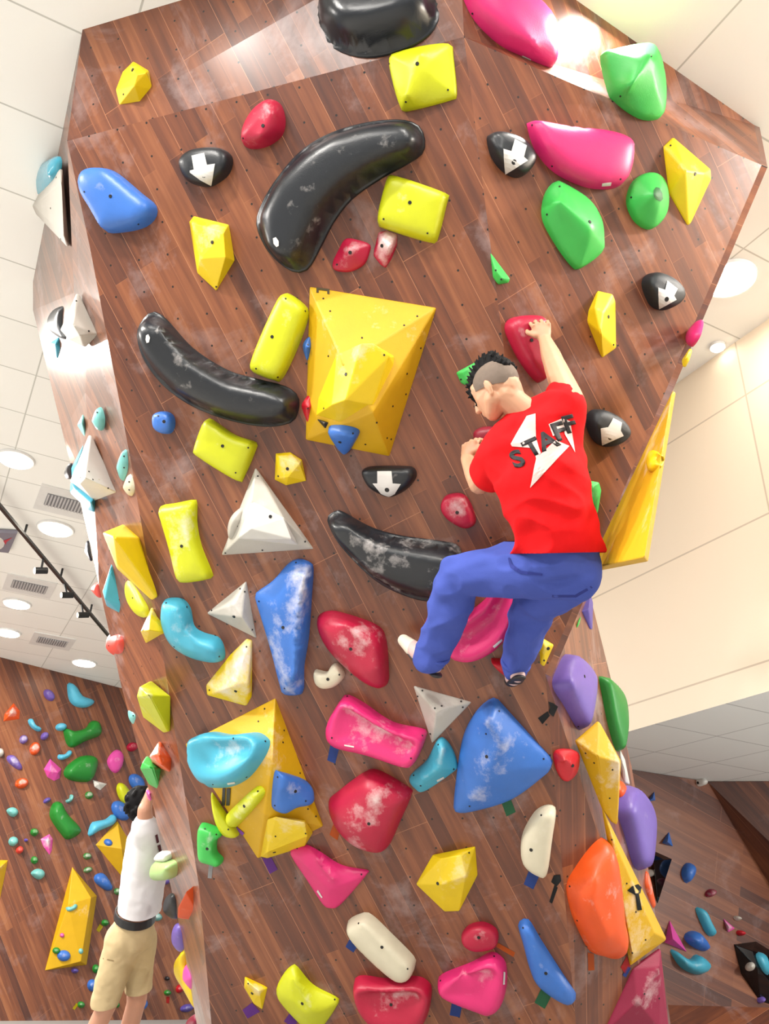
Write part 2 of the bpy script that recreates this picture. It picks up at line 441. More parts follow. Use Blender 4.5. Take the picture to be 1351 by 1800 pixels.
panel('wall_right_back', [E_, J, S1, TB, I], FR4, W_side, tris=[(0, 1, 2), (0, 2, 3), (0, 3, 4)])
# left side, two folded strips
def strip(name, va, vb, facet, mat):
    bm = bmesh.new(); ul = bm.loops.layers.uv.new('UVMap')
    a = [bm.verts.new(p) for p in va]; b = [bm.verts.new(p) for p in vb]
    i = j = 0
    while i < len(a) - 1 or j < len(b) - 1:
        if j >= len(b) - 1 or (i < len(a) - 1 and (va[i + 1] - vb[j]).length < (vb[j + 1] - va[i]).length):
            bm.faces.new((a[i], a[i + 1], b[j])); i += 1
        else:
            bm.faces.new((a[i], b[j + 1], b[j])); j += 1
    for f in bm.faces:
        f.normal_update()
    bmesh.ops.recalc_face_normals(bm, faces=bm.faces)
    for f in bm.faces:
        for l in f.loops: l[ul].uv = facet.uv(l.vert.co)
    o = from_bm(name, bm, mat, origin=va[0].copy()); tag(o, kind='structure')
    return o
strip('wall_left_side', ME, [A] + Cr[1:] + Lo, FL1, W_side)
strip('wall_left_back', [A] + Cr[1:], [Fp, LC, LC2] + L2o + [Cr[4]], FL2, W_side)
# back of the tower (closes it)
strip('wall_tower_back', [LC, LC2] + L2o + [Cr[4]] + Lo, [TB, S1, S2, S3, S5], FL2, W_side)

# ------------------------------------------------------------------ the room
def quad_obj(name, pts, mat, kind='structure', facet=None):
    bm = bmesh.new(); ul = bm.loops.layers.uv.new('UVMap')
    vs = [bm.verts.new(p) for p in pts]; f = bm.faces.new(vs); f.normal_update()
    fc = facet or Facet(pts[0], f.normal)
    for l in f.loops: l[ul].uv = fc.uv(l.vert.co)
    o = from_bm(name, bm, mat, origin=pts[0].copy()); tag(o, kind=kind); return o, fc
def tiles(name, col, ang, sx, sy, line, off=(0, 0), rough=.8, seam=.006, speck=.03):
    m, nt, b = nodes(name); L = nt.links.new
    tc = N(nt, 'ShaderNodeTexCoord'); mp = N(nt, 'ShaderNodeMapping'); mp.vector_type = 'TEXTURE'
    mp.inputs['Rotation'].default_value = (0, 0, math.radians(ang)); mp.inputs['Location'].default_value = (off[0], off[1], 0)
    L(tc.outputs['UV'], mp.inputs['Vector'])
    br = N(nt, 'ShaderNodeTexBrick'); br.offset = 0; br.inputs['Scale'].default_value = 1
    br.inputs['Brick Width'].default_value = sx; br.inputs['Row Height'].default_value = sy; br.inputs['Mortar Size'].default_value = seam
    br.inputs['Mortar Smooth'].default_value = .3
    c = lin(col); br.inputs['Color1'].default_value = c; br.inputs['Color2'].default_value = tuple(v * (1 - speck) for v in c[:3]) + (1,)
    br.inputs['Mortar'].default_value = lin(line); L(mp.outputs[0], br.inputs['Vector']); L(br.outputs['Color'], b.inputs['Base Color'])
    n3 = N(nt, 'ShaderNodeTexNoise'); n3.inputs['Scale'].default_value = 90; L(tc.outputs['UV'], n3.inputs['Vector'])
    bp = N(nt, 'ShaderNodeBump'); bp.inputs['Strength'].default_value = .1; bp.inputs['Distance'].default_value = .003
    L(n3.outputs['Fac'], bp.inputs['Height']); L(bp.outputs[0], b.inputs['Normal'])
    b.inputs['Roughness'].default_value = rough; return m
FZ = Facet(V((0, 0, ZC)), V((0, 0, -1)), V((1, 0, 0)))
bl0, bl1 = on_z(0, 1155, ZC), on_z(215, 1210, ZC); dBL = (bl1 - bl0).normalized()
f0, f1 = on_z(1180, 680, ZC), on_z(1351, 560, ZC); dF = (f0 - f1).normalized()       # fascia runs away from the camera
FF = Facet(f0, dF.cross(V((0, 0, 1)))); zl = FF.at(1090, 1290).z
br0, br1 = on_z(1095, 1350, zl), on_z(1351, 1390, zl); dBR = (br1 - br0).normalized()
FBL = Facet(bl0, dBL.cross(V((0, 0, 1)))); FBR = Facet(br0, dBR.cross(V((0, 0, 1))))
CEIL = tiles('ceiling tiles', (246, 246, 242), 27, 1.2, .6, (196, 196, 190))
def zv(p, z): return V((p.x, p.y, z))
p_far = f0 + dF * 4.6; p_near = f0 - dF * 7.5
wl = bl0 - dBL * 6; wr = bl0 + dBL * 8
quad_obj('ceiling', [V((-9, -5, ZC)), V((7, -5, ZC)), zv(p_near, ZC), zv(p_far, ZC), wr, wl], CEIL, facet=FZ)
quad_obj('wall_fascia', [zv(p_near, ZC), zv(p_far, ZC), zv(p_far, zl), zv(p_near, zl)],
         tiles('fascia board', (244, 230, 208), 0, 1.8, .9, (206, 192, 172), rough=.6, seam=.007, off=(.3, .45)))
far_r = br1 + dBR * 6; 
quad_obj('ceiling_low', [zv(p_near, zl), zv(p_far, zl), zv(p_far + dBR * 9, zl), zv(p_near + dBR * 9, zl)],
         tiles('low ceiling tiles', (236, 240, 240), 27, .6, .6, (184, 186, 188)), facet=Facet(V((0, 0, zl)), V((0, 0, -1)), V((1, 0, 0))))
W_back = wood('plank facing, back wall', angle=35, mixf=.6, pw=.09, bw=2.6, holes=False, gloss=.4, chalk=.3, tint=(1.02, 1.04, 1.04))
FBLd = Facet(bl0, dBL.cross(V((0, 0, 1))), dBL)
panel('wall_back_left', [zv(wl, 0), zv(wr, 0), wr, wl], FBLd, W_back, thick=.1)
xs = FBR.at(1243, 1374); bend = FBR.at(1300, 1452)
s0 = br0 - dBR * 1.3
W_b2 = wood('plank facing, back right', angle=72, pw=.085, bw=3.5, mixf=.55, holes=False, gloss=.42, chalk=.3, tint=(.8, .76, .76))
W_b3 = wood('plank facing, dark corner', angle=35, pw=.085, bw=3.5, holes=False, gloss=.42, chalk=.2, tint=(.6, .56, .56))  # darker tint paints in the shade of the facet turned from the light
e_lo = FBR.at(1500, 1800)
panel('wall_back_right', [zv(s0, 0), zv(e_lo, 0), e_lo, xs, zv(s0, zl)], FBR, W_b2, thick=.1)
FBR2 = Facet(xs, (e_lo - xs).cross((V((3.9, 7.0, zl)) - xs)))
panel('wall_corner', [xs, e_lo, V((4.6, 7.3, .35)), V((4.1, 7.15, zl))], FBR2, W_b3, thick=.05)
FK = Facet(FBR.at(1160, 1770), (FBR.at(1500, 1775) - FBR.at(1160, 1770)).cross(V((0, -.35, -.6))))
panel('wall_kicker', [FBR.at(1120, 1765), FBR.at(1500, 1775), FBR.at(1500, 1775) + V((.1, -.5, -.45)), FBR.at(1120, 1765) + V((.1, -.5, -.45))], FK,
      wood('plank facing, kicker', angle=-70, pw=.12, holes=False, gloss=.42, tint=(1.15, 1.1, 1.05)), thick=.05)
quad_obj('floor', [V((-14, -6, 0)), V((9, -6, 0)), V((9, 22, 0)), V((-14, 22, 0))],
         tiles('landing mats', (234, 232, 226), 27, 2.0, 1.2, (150, 148, 144), rough=.6))
for o, n in ((bl0, 0),): pass
# ------------------------------------------------------------------ holds
C_ = dict(lime=(214, 220, 22), yellow=(246, 212, 8), dyellow=(224, 176, 2), blue=(58, 118, 208), crimson=(188, 20, 62), pink=(232, 44, 122),
          green=(62, 196, 84), cyan=(72, 178, 208), grey=(205, 200, 190), black=(30, 34, 40), orange=(240, 88, 20), purple=(122, 98, 188),
          cream=(232, 224, 198), white=(236, 234, 228), dgreen=(34, 140, 48), aqua=(120, 196, 192), red=(206, 26, 44), bpink=(236, 84, 176),
          burg=(150, 10, 62), coral=(228, 70, 58), lblue=(96, 200, 235), dred=(150, 24, 50), navy=(22, 28, 46), dpurple=(98, 84, 176))
def hm(c, chalk=.25, rough=.42):
    return plain(c + ' resin' + (' chalky' if chalk > .4 else ''), C_[c], rough, chalk=chalk, scale=14, bump=.25)
def ply(c, chalk=.3): return plain(c + ' painted plywood', C_[c], .55, chalk=chalk, scale=8, bump=.3)
BV = {}
def H(label, c, fc, px, ridge, h, prof='dome', b=(), s=(), group=None, chalk=.25, rough=.42, on=None, key=None, cat='climbing hold', name='climbing_hold', sharp=False, hr=None, mat=None, n=44):
    o, bv = dome_hold(name, fc, px, ridge, h, prof, mat or hm(c, chalk, rough), conform=BV.get(on), sharp=sharp, hr=hr, n=n)
    tag(o, label, cat, group)
    bolts(bv, o, b); bolts(bv, o, s, .0045, 'screw')
    if key: BV[key] = bv
    return o, bv
def P(label, c, fc, base, tops, b=(), s=(), group=None, chalk=.25, on=None, key=None, vol=False, bevel=.006, soft=False, rough=.45):
    o, bv = hull_hold('climbing_volume' if vol else 'climbing_hold', fc, base, tops, ply(c, chalk) if vol else hm(c, chalk, rough), conform=BV.get(on), bevel=bevel, soft=soft)
    tag(o, label, 'climbing volume' if vol else 'climbing hold', group)
    bolts(bv, o, b); bolts(bv, o, s, .0045, 'screw')
    if key: BV[key] = bv
    return o, bv
WHT = plain('white vinyl', (232, 230, 226), .5, chalk=0)
def sticker(o, bv, px):
    d = decal('sticker', px, bv, WHT, o, cuts=1)
def arrow_hold(label, fc, px, ridge, h, arrow, bolt, rough=.38, col='black'):
    o, bv = H(label, col, fc, px, ridge, h, 'pillow', chalk=.22, rough=rough)
    a = decal('arrow', arrow, bv, WHT, o, cuts=5); a['label'] = 'white arrow marking the start'
    bolts(bv, o, [bolt], .012)
    return o
G1 = 'holds on the front of the tower'
# --- upper left face
P('small faceted yellow hold in the upper left corner of the tower', 'yellow', FU1, [(235, 108), (262, 124), (268, 158), (247, 182), (209, 187), (203, 160), (215, 128)],
  [(230, 117, .06), (241, 131, .10), (258, 128, .07), (236, 150, .09)], b=[(233, 123)], s=[(217, 166)], chalk=.1)
o, bv = H('huge black dished hold cut off by the top edge of the photo', 'black', FU1, [(547, 30), (556, -10), (590, -50), (700, -75), (770, -40), (776, 15), (764, 55), (722, 85), (655, 103), (600, 95), (562, 68)],
  [(620, 0), (690, -10)], .17, 'flange', chalk=.3, rough=.25)
o, bv = H('lime square hold, the one touching the rim of the huge black hold', 'lime', FM, [(684, 104), (702, 92), (765, 79), (793, 80), (797, 100), (803, 165), (794, 176), (716, 196), (704, 190), (690, 145)],
  [(738, 98), (716, 165)], .09, 'cone', b=[(733, 112)], s=[(684, 112), (787, 158), (713, 179)], chalk=.1)
H('crimson egg-shaped hold between the arrow hold and the long black curved hold', 'crimson', FM, [(497, 190), (502, 215), (495, 240), (470, 258), (440, 262), (426, 250), (428, 225), (445, 195), (470, 177), (487, 178)], [(475, 200), (458, 235)], .10, 'dome', b=[(462, 221)], s=[(427, 243)], chalk=.45)
arrow_hold('black hold with white down arrow, nearest the top left corner', FM, [(318, 292), (325, 275), (345, 264), (385, 261), (406, 272), (409, 290), (400, 310), (375, 327), (355, 328), (330, 318)], [(350, 295), (380, 290)], .08,
  [(337, 274), (359, 269), (364, 290), (378, 288), (371, 326), (352, 316), (334, 303), (334, 300), (341, 298)], (358, 308))
H('large blue rounded hold at the upper left edge of the tower', 'blue', FM, [(145, 318), (155, 300), (180, 297), (205, 303), (250, 340), (275, 362), (273, 385), (250, 402), (205, 410), (185, 405), (165, 370), (148, 342)], [(178, 325), (232, 368)], .10, 'pillow', b=[(194, 345)], s=[(148, 337), (243, 394)], chalk=.2)
P('faceted yellow shield hold below the top left arrow hold', 'yellow', FM, [(341, 380), (402, 395), (412, 458), (380, 511), (347, 480), (333, 390)], [(337, 392, .055), (393, 409, .10), (396, 452, .09), (352, 455, .06)], b=[(373, 426)], s=[(380, 504)], chalk=.35)
o, bv = H('longest black curved hold, arching under the top crease', 'black', FM, [(451, 395), (462, 355), (490, 310), (530, 265), (580, 235), (640, 217), (700, 211), (735, 220), (747, 245), (743, 270), (715, 290), (670, 315), (620, 350), (588, 390), (567, 430), (545, 470), (525, 480), (500, 470), (470, 440)],
  [(490, 425), (520, 345), (590, 283), (650, 257), (712, 248)], .16, 'flange', chalk=.35, rough=.33, n=64)
decal('label_ring', [(480, 419), (485, 417), (490, 424), (490, 432), (486, 434), (481, 428)], bv, WHT, o, cuts=1)
H('lime square hold directly above the small pink rock hold', 'lime', FM, [(683, 311), (692, 309), (780, 338), (788, 346), (785, 360), (770, 418), (757, 427), (672, 401), (664, 390), (670, 355)], [(712, 335), (700, 375)], .08, 'pillow', b=[(720, 356)], s=[(674, 385), (751, 410)], chalk=.2)
H('small crimson pinch left of the pink rock hold under the lime square', 'crimson', FM, [(608, 420), (630, 422), (650, 430), (650, 442), (640, 465), (615, 478), (588, 475), (585, 462), (595, 440)], [(615, 440)], .06, 'cone', b=[(615, 444)], s=[(592, 465)], chalk=.5)
P('small rough pink rock hold under the lower lime square', 'crimson', FM, [(665, 408), (680, 405), (698, 412), (698, 430), (688, 455), (677, 472), (668, 465), (656, 450), (657, 440)], [(672, 422, .045), (685, 435, .05), (674, 452, .03)], b=[(671, 432)], chalk=.9)
# big upper volume
P('big yellow pyramid volume in the middle of the tower', 'dyellow', FM, [(544, 504), (767, 541), (684, 802), (537, 773)], [(604, 640, .26), (655, 725, .25)], vol=True, key='v1', chalk=.25,
  s=[(568, 525), (580, 547), (733, 556), (710, 572), (636, 594), (739, 612), (715, 657), (713, 693), (690, 714), (662, 743), (680, 770), (687, 772), (577, 626), (642, 781)])
for q in ([(556, 506), (579, 509), (579, 518), (575, 517), (575, 512), (560, 510), (560, 515), (556, 515)],): decal('stamp', q, BV['v1'], plain('dark ink', (70, 55, 10), .6), None, cuts=1)
_st = [o for o in bpy.data.objects if o.name.startswith('stamp')][0]; _vol = [o for o in bpy.data.objects if o.get('label', '').startswith('big yellow pyramid')][0]
_st.parent = _vol; _st.matrix_parent_inverse = Matrix.Translation(-_vol.location)
P('chunky faceted yellow hold bolted to the front of the big pyramid volume', 'yellow', None, [(592, 622), (655, 606), (692, 626), (690, 642), (655, 712), (598, 741), (556, 730), (560, 700)],
  [(600, 618, .10), (634, 604, .15), (656, 604, .13), (684, 626, .10), (607, 703, .13), (583, 712, .09)], on='v1', b=[(608, 658)], s=[(675, 624), (569, 718)], chalk=.3)
H('blue shield hold on the lower edge of the big pyramid volume', 'blue', None, [(578, 750), (600, 747), (625, 752), (632, 760), (622, 780), (612, 794), (602, 791), (588, 772)], [(606, 765)], .05, 'pillow', on='v1', b=[(597, 777)], s=[(620, 762)], chalk=.3)
P('tiny black wedge hold beneath the chunky yellow hold', 'black', None, [(558, 737), (577, 743), (572, 753)], [(569, 743, .02)], on='v1')
H('small blue hold on the upper left edge of the big pyramid volume', 'blue', FM, [(547, 592), (550, 608), (541, 634), (533, 610), (538, 597)], [(541, 610)], .06, 'cone', s=[(541, 606)])
H('small red hold on the lower left edge of the big pyramid volume', 'red', FM, [(551, 688), (553, 718), (545, 748), (533, 722), (532, 708)], [(542, 715)], .06, 'cone', s=[(541, 718)])
H('tall lime pill-shaped hold left of the big pyramid volume', 'lime', FM, [(505, 515), (538, 538), (542, 560), (520, 620), (495, 668), (480, 668), (447, 655), (443, 640), (462, 590), (490, 530)], [(512, 545), (472, 640)], .09, 'pillow', b=[(478, 592)], s=[(502, 525), (536, 547), (450, 648), (488, 663)], chalk=.15)
o, bv = H('black curved hold sweeping down right on the left side of the front face', 'black', FM, [(242, 592), (250, 565), (270, 548), (292, 560), (340, 612), (400, 650), (450, 665), (505, 680), (526, 702), (520, 735), (500, 747), (460, 750), (400, 738), (340, 715), (290, 680), (255, 635)],
  [(275, 580), (320, 645), (400, 698), (495, 712)], .16, 'flange', chalk=.5, rough=.33, n=64)
decal('label_ring', [(257, 590), (261, 588), (264, 594), (262, 602), (258, 603), (256, 597)], bv, WHT, o, cuts=1)
H('small round blue button hold below the left black curved hold', 'blue', FM, [(272, 748), (273, 728), (290, 723), (305, 730), (308, 748), (300, 762), (282, 760)], [(289, 743)], .06, 'pillow', b=[(288, 741)], s=[(278, 731)])
o, bv = H('lime waisted hold tucked under the left black curved hold', 'lime', FM, [(368, 735), (385, 745), (415, 765), (450, 777), (451, 788), (430, 837), (418, 845), (345, 800), (342, 790), (358, 745)], [(385, 780), (410, 795)], .07, 'pillow', b=[(391, 784)], s=[(436, 787), (414, 831)], chalk=.15)
P('small yellow block hold above the white pyramid', 'yellow', FM, [(485, 797), (510, 795), (530, 808), (538, 845), (503, 853), (483, 843)], [(493, 805, .05), (526, 815, .06), (507, 838, .05)], b=[(505, 824)], s=[(489, 837)], chalk=.4)
P('largest white triangular volume, left of centre', 'grey', FM, [(449, 822), (551, 965), (389, 976)], [(441, 880, .13), (500, 912, .12), (520, 950, .04), (432, 935, .13)], vol=True, key='v2', chalk=.2, s=[(453, 837), (536, 952), (396, 972), (461, 967)])
P('white block hold mounted on the white triangular volume', 'white', None, [(442, 880), (500, 910), (524, 958), (418, 947), (432, 930)], [(446, 885, .05), (498, 912, .05), (512, 948, .025), (440, 930, .06)], on='v2', b=[(475, 908)], s=[(495, 897)], chalk=.2)
H('small white dome hold on the left side of the white triangular volume', 'grey', FM, [(432, 888), (438, 900), (425, 940), (407, 948), (403, 925), (412, 902)], [(422, 918)], .12, 'dome', s=[(418, 925)])
arrow_hold('black hold with white down arrow in the middle of the front face', FM, [(637, 832), (641, 823), (660, 819), (715, 819), (730, 825), (731, 840), (715, 860), (690, 873), (675, 871), (650, 856)], [(665, 838), (705, 838)], .08,
  [(663, 829), (688, 829), (690, 850), (704, 851), (693, 868), (683, 873), (670, 868), (655, 850), (663, 850)], (680, 861))
H('small crimson bean hold left of the climber\'s waist', 'crimson', FM, [(775, 885), (785, 870), (810, 867), (825, 880), (836, 910), (832, 924), (815, 928), (790, 915), (777, 900)], [(800, 885), (812, 905)], .07, 'pillow', b=[(803, 901)], chalk=.6)
o, bv = H('black curved hold beside the climber\'s bent knee', 'black', FM, [(576, 915), (585, 900), (600, 898), (650, 925), (700, 940), (770, 950), (805, 958), (813, 985), (815, 1020), (800, 1050), (770, 1058), (720, 1050), (660, 1020), (600, 960)],
  [(606, 928), (660, 975), (775, 1005)], .16, 'flange', chalk=.75, rough=.33, n=64)
decal('label_ring', [(781, 1008), (788, 1004), (791, 1012), (786, 1018), (780, 1015)], bv, WHT, o, cuts=1)
H('upright lime waisted slab hold at the left edge of the front face', 'lime', FM, [(282, 890), (310, 884), (344, 878), (347, 890), (347, 920), (355, 960), (374, 1008), (370, 1017), (322, 1024), (313, 1015), (300, 960), (285, 910)], [(320, 915), (328, 950), (340, 990)], .08, 'pillow', b=[(319, 960)], chalk=.7)
P('white triangular hold left of the long blue hold', 'grey', FM, [(433, 1021), (451, 1122), (363, 1078)], [(411, 1062, .07), (425, 1085, .08)], b=[(411, 1084)], s=[(422, 1035), (430, 1040), (372, 1073), (443, 1107)], chalk=.4)
H('long blue drop-shaped hold hanging in the middle', 'blue', FM, [(507, 990), (525, 982), (545, 988), (551, 1000), (548, 1050), (543, 1120), (535, 1170), (534, 1212), (525, 1220), (500, 1218), (493, 1200), (480, 1150), (465, 1100), (450, 1050), (452, 1040), (480, 1020)], [(533, 1015), (523, 1080), (516, 1195)], .13, 'cone', b=[(497, 1103)], s=[(455, 1057), (520, 989), (500, 1210)], chalk=.75, n=60)
H('cyan boomerang hold at the left edge of the front face', 'cyan', FM, [(286, 1065), (293, 1052), (320, 1052), (335, 1068), (342, 1100), (360, 1112), (385, 1120), (395, 1140), (393, 1160), (370, 1163), (330, 1152), (300, 1130), (285, 1095)], [(310, 1070), (322, 1105), (345, 1132), (378, 1145)], .10, 'dome', s=[(328, 1067), (292, 1060), (378, 1117), (385, 1154), (306, 1137)], chalk=.5, n=60)
P('chalky yellow faceted hold below the white triangular hold', 'yellow', FM, [(434, 1122), (443, 1125), (442, 1225), (433, 1241), (364, 1222), (362, 1204), (405, 1150)], [(424, 1165, .07), (412, 1205, .08), (436, 1200, .07)], b=[(414, 1215)], s=[(433, 1137), (368, 1213)], chalk=.95)
H('large crimson sloping hold right of the long blue hold', 'crimson', FM, [(558, 1085), (575, 1074), (600, 1076), (660, 1097), (678, 1120), (683, 1170), (682, 1200), (665, 1208), (630, 1190), (585, 1150), (563, 1115)], [(605, 1100), (655, 1140), (660, 1175)], .13, 'dome', b=[(616, 1141)], chalk=.7, n=56)
H('small cream pocket hold under the large crimson sloper', 'cream', FM, [(553, 1178), (560, 1177), (576, 1180), (583, 1169), (593, 1165), (604, 1178), (605, 1190), (590, 1205), (568, 1208), (555, 1197)], [(568, 1190), (595, 1184)], .06, 'pillow', b=[(576, 1194)], s=[(596, 1186)], chalk=.2)
o, bv = H('big pink crescent hold behind the climber\'s legs', 'pink', FM, [(880, 1000), (905, 1020), (912, 1060), (895, 1110), (870, 1140), (830, 1158), (795, 1152), (785, 1130), (750, 1110), (755, 1080), (800, 1085), (850, 1055), (872, 1020)], [(890, 1035), (865, 1090), (820, 1125), (780, 1112)], .12, 'dish', chalk=.3, n=60)
sticker(o, bv, [(866, 1136), (881, 1123), (882, 1126), (868, 1139)])
H('red foothold under the climber\'s right foot', 'red', FM, [(862, 1158), (880, 1157), (925, 1155), (932, 1165), (925, 1180), (900, 1190), (878, 1178)], [(890, 1168), (912, 1168)], .07, 'pillow')
P('small yellow triangular hold right of the climber\'s ankle', 'yellow', FM, [(946, 1118), (973, 1134), (956, 1172), (949, 1168)], [(958, 1137, .03), (955, 1150, .03)], b=[(963, 1140)], s=[(951, 1130), (956, 1161)], chalk=.1)
P('white triangular hold below the climber\'s legs', 'grey', FM, [(726, 1205), (829, 1234), (759, 1307)], [(766, 1252, .06), (776, 1246, .055)], s=[(742, 1214), (810, 1233), (813, 1243), (734, 1224), (756, 1290), (764, 1245), (776, 1241)], chalk=.4)
H('giant blue rounded pyramid hold at lower right of the front face', 'blue', FM, [(858, 1230), (872, 1227), (885, 1240), (930, 1290), (968, 1332), (969, 1347), (958, 1360), (900, 1402), (830, 1424), (802, 1425), (797, 1412), (805, 1340), (815, 1290), (835, 1252)], [(858, 1275), (880, 1305), (862, 1350)], .15, 'cone', b=[(855, 1330)], s=[(877, 1250), (955, 1334), (825, 1417), (854, 1290)], chalk=.6, n=60)
o, bv = H('long pink dished hold in the lower middle', 'pink', FM, [(600, 1228), (612, 1221), (640, 1235), (690, 1268), (745, 1281), (750, 1292), (732, 1335), (715, 1340), (650, 1320), (595, 1308), (577, 1290), (578, 1265)], [(612, 1255), (660, 1283), (715, 1312)], .12, 'dish', s=[(610, 1224), (742, 1293), (722, 1333), (583, 1297)], chalk=.75, n=56)
sticker(o, bv, [(605, 1309), (622, 1312), (622, 1314), (605, 1311)])
o, bv = H('cyan wedge hold beside the giant blue pyramid hold', 'cyan', FM, [(767, 1302), (779, 1296), (795, 1315), (804, 1342), (800, 1353), (747, 1389), (730, 1385), (719, 1370), (726, 1357), (750, 1335)], [(778, 1318), (770, 1350), (742, 1370)], .08, 'cone', s=[(770, 1309), (797, 1352), (727, 1363), (739, 1381)], chalk=.2)
sticker(o, bv, [(767, 1371), (779, 1365), (780, 1368), (768, 1374)])
H('crimson diamond-shaped sloper between the lower volume and the blue pyramid hold', 'crimson', FM, [(577, 1410), (595, 1390), (640, 1357), (665, 1353), (718, 1383), (724, 1395), (705, 1440), (682, 1488), (660, 1495), (622, 1482), (590, 1450)], [(658, 1405), (650, 1445)], .14, 'dome', b=[(648, 1448)], chalk=.7, n=56)
# lower volume and what is on it
P('lower yellow plywood volume carrying cyan, blue, lime and yellow holds', 'dyellow', FM, [(484, 1227), (568, 1452), (453, 1509), (325, 1308)], [(478, 1335, .20), (464, 1432, .18)], vol=True, key='v3', chalk=.2,
  s=[(465, 1246), (454, 1268), (499, 1284), (497, 1305), (527, 1359), (541, 1422), (555, 1435)])
o, bv = H('large cyan dished hold on the lower yellow volume', 'cyan', None, [(344, 1302), (362, 1290), (380, 1286), (412, 1291), (452, 1287), (470, 1296), (475, 1307), (465, 1332), (440, 1365), (410, 1382), (375, 1384), (358, 1368), (346, 1335)], [(375, 1315), (430, 1318)], .11, 'dish', on='v3', s=[(410, 1298), (374, 1379), (433, 1366), (466, 1303)], chalk=.5, n=56)
sticker(o, bv, [(399, 1376), (412, 1374), (413, 1377), (400, 1379)])
H('blue pinch hold on the right slope of the lower yellow volume', 'blue', None, [(482, 1358), (492, 1356), (530, 1368), (545, 1380), (547, 1400), (540, 1413), (515, 1417), (495, 1428), (480, 1422), (477, 1405)], [(495, 1385), (525, 1392)], .07, 'pillow', on='v3', b=[(519, 1391)], s=[(488, 1366), (483, 1416), (537, 1408)], chalk=.35)
H('narrow lime bar hold lying across the lower yellow volume', 'lime', None, [(452, 1382), (462, 1384), (466, 1394), (455, 1412), (420, 1450), (410, 1452), (401, 1440), (402, 1428), (430, 1400)], [(450, 1397), (415, 1437)], .05, 'pillow', on='v3', b=[(429, 1417)], s=[(453, 1391)], chalk=.5)
P('yellow boulder-shaped hold on the bottom edge of the lower volume', 'yellow', FM, [(463, 1440), (480, 1433), (535, 1440), (549, 1465), (535, 1488), (470, 1508), (458, 1505)], [(470, 1440, .16), (485, 1436, .18), (535, 1446, .16), (540, 1470, .12), (470, 1498, .10)], b=[(482, 1498)], s=[(484, 1470), (537, 1465)], chalk=.3)
H('pale yellow hold peeking out left of the lower yellow volume', 'lime', FM, [(371, 1395), (377, 1398), (395, 1425), (418, 1458), (420, 1468), (410, 1472), (392, 1466), (378, 1440)], [(388, 1430), (405, 1455)], .06, 'dome', s=[(401, 1458)], chalk=.3)
H('green bracket-shaped hold left of the lower volume', 'green', FM, [(352, 1450), (362, 1446), (392, 1458), (393, 1466), (383, 1474), (382, 1495), (393, 1508), (388, 1519), (374, 1515), (353, 1507), (350, 1475)], [(368, 1462), (366, 1485), (375, 1505)], .07, 'pillow', b=[(364, 1492)], s=[(360, 1457), (380, 1467)], chalk=.35)
o, bv = H('pink fin-shaped hold below the lower yellow volume', 'pink', FM, [(511, 1492), (535, 1484), (560, 1495), (600, 1520), (645, 1529), (646, 1535), (600, 1588), (583, 1595), (568, 1588), (540, 1545), (515, 1507)], [(550, 1508), (585, 1545)], .08, 'cone', s=[(522, 1491), (635, 1537)], chalk=.2)
sticker(o, bv, [(559, 1564), (567, 1577), (565, 1578), (557, 1567)])
P('faceted yellow gem hold at the lower right of the front face', 'yellow', FM, [(760, 1503), (835, 1488), (839, 1538), (807, 1601), (781, 1602), (731, 1554)], [(775, 1509, .06), (810, 1503, .07), (818, 1540, .09), (775, 1555, .08)], b=[(769, 1553)], s=[(824, 1499)], chalk=.15)
H('upright cream hold left of the orange hold', 'cream', FM, [(950, 1418), (968, 1414), (977, 1425), (971, 1470), (963, 1528), (955, 1539), (925, 1522), (915, 1500), (918, 1465), (935, 1432)], [(955, 1440), (938, 1500)], .08, 'pillow', b=[(933, 1494)], s=[(951, 1433)], chalk=.25)
P('tiny yellow hold near the bottom edge with purple tape', 'yellow', FM, [(430, 1717), (470, 1736), (461, 1774), (446, 1764), (429, 1735)], [(437, 1728, .04), (455, 1742, .05)], b=[(443, 1746)], s=[(436, 1729)], chalk=.3)
H('lime saddle hold at the bottom edge of the photo', 'lime', FM, [(511, 1698), (521, 1697), (550, 1730), (594, 1754), (593, 1766), (570, 1800), (550, 1815), (500, 1768), (486, 1740), (498, 1712)], [(518, 1725), (548, 1775)], .08, 'cone', b=[(531, 1764)], s=[(588, 1757)], chalk=.3)
H('wide crimson scooped hold at the bottom edge', 'crimson', FM, [(622, 1727), (635, 1714), (680, 1719), (730, 1715), (753, 1725), (759, 1745), (745, 1795), (700, 1802), (655, 1792), (632, 1765)], [(655, 1755), (725, 1755)], .09, 'dish', b=[(687, 1766)], chalk=.4)
H('cream bar hold near the bottom of the front face', 'cream', FM, [(612, 1618), (635, 1605), (653, 1607), (690, 1642), (727, 1680), (730, 1694), (724, 1712), (710, 1719), (690, 1712), (650, 1678), (615, 1640)], [(632, 1622), (705, 1698)], .09, 'pillow', b=[(671, 1665)], s=[(630, 1623), (716, 1703)], chalk=.15)
H('small crimson hold above the lowest pink hold', 'crimson', FM, [(811, 1642), (825, 1625), (850, 1620), (872, 1632), (876, 1650), (868, 1663), (835, 1668), (815, 1658)], [(842, 1642)], .06, 'pillow', b=[(841, 1648)], chalk=.35)
o, bv = H('lowest pink fan-shaped hold', 'pink', FM, [(769, 1724), (780, 1710), (830, 1690), (862, 1673), (880, 1680), (890, 1697), (890, 1735), (880, 1765), (860, 1776), (840, 1770), (780, 1743)], [(800, 1720), (850, 1715)], .09, 'dish', s=[(868, 1681), (774, 1724)], chalk=.3)
sticker(o, bv, [(884, 1708), (887, 1709), (886, 1730), (883, 1730)])
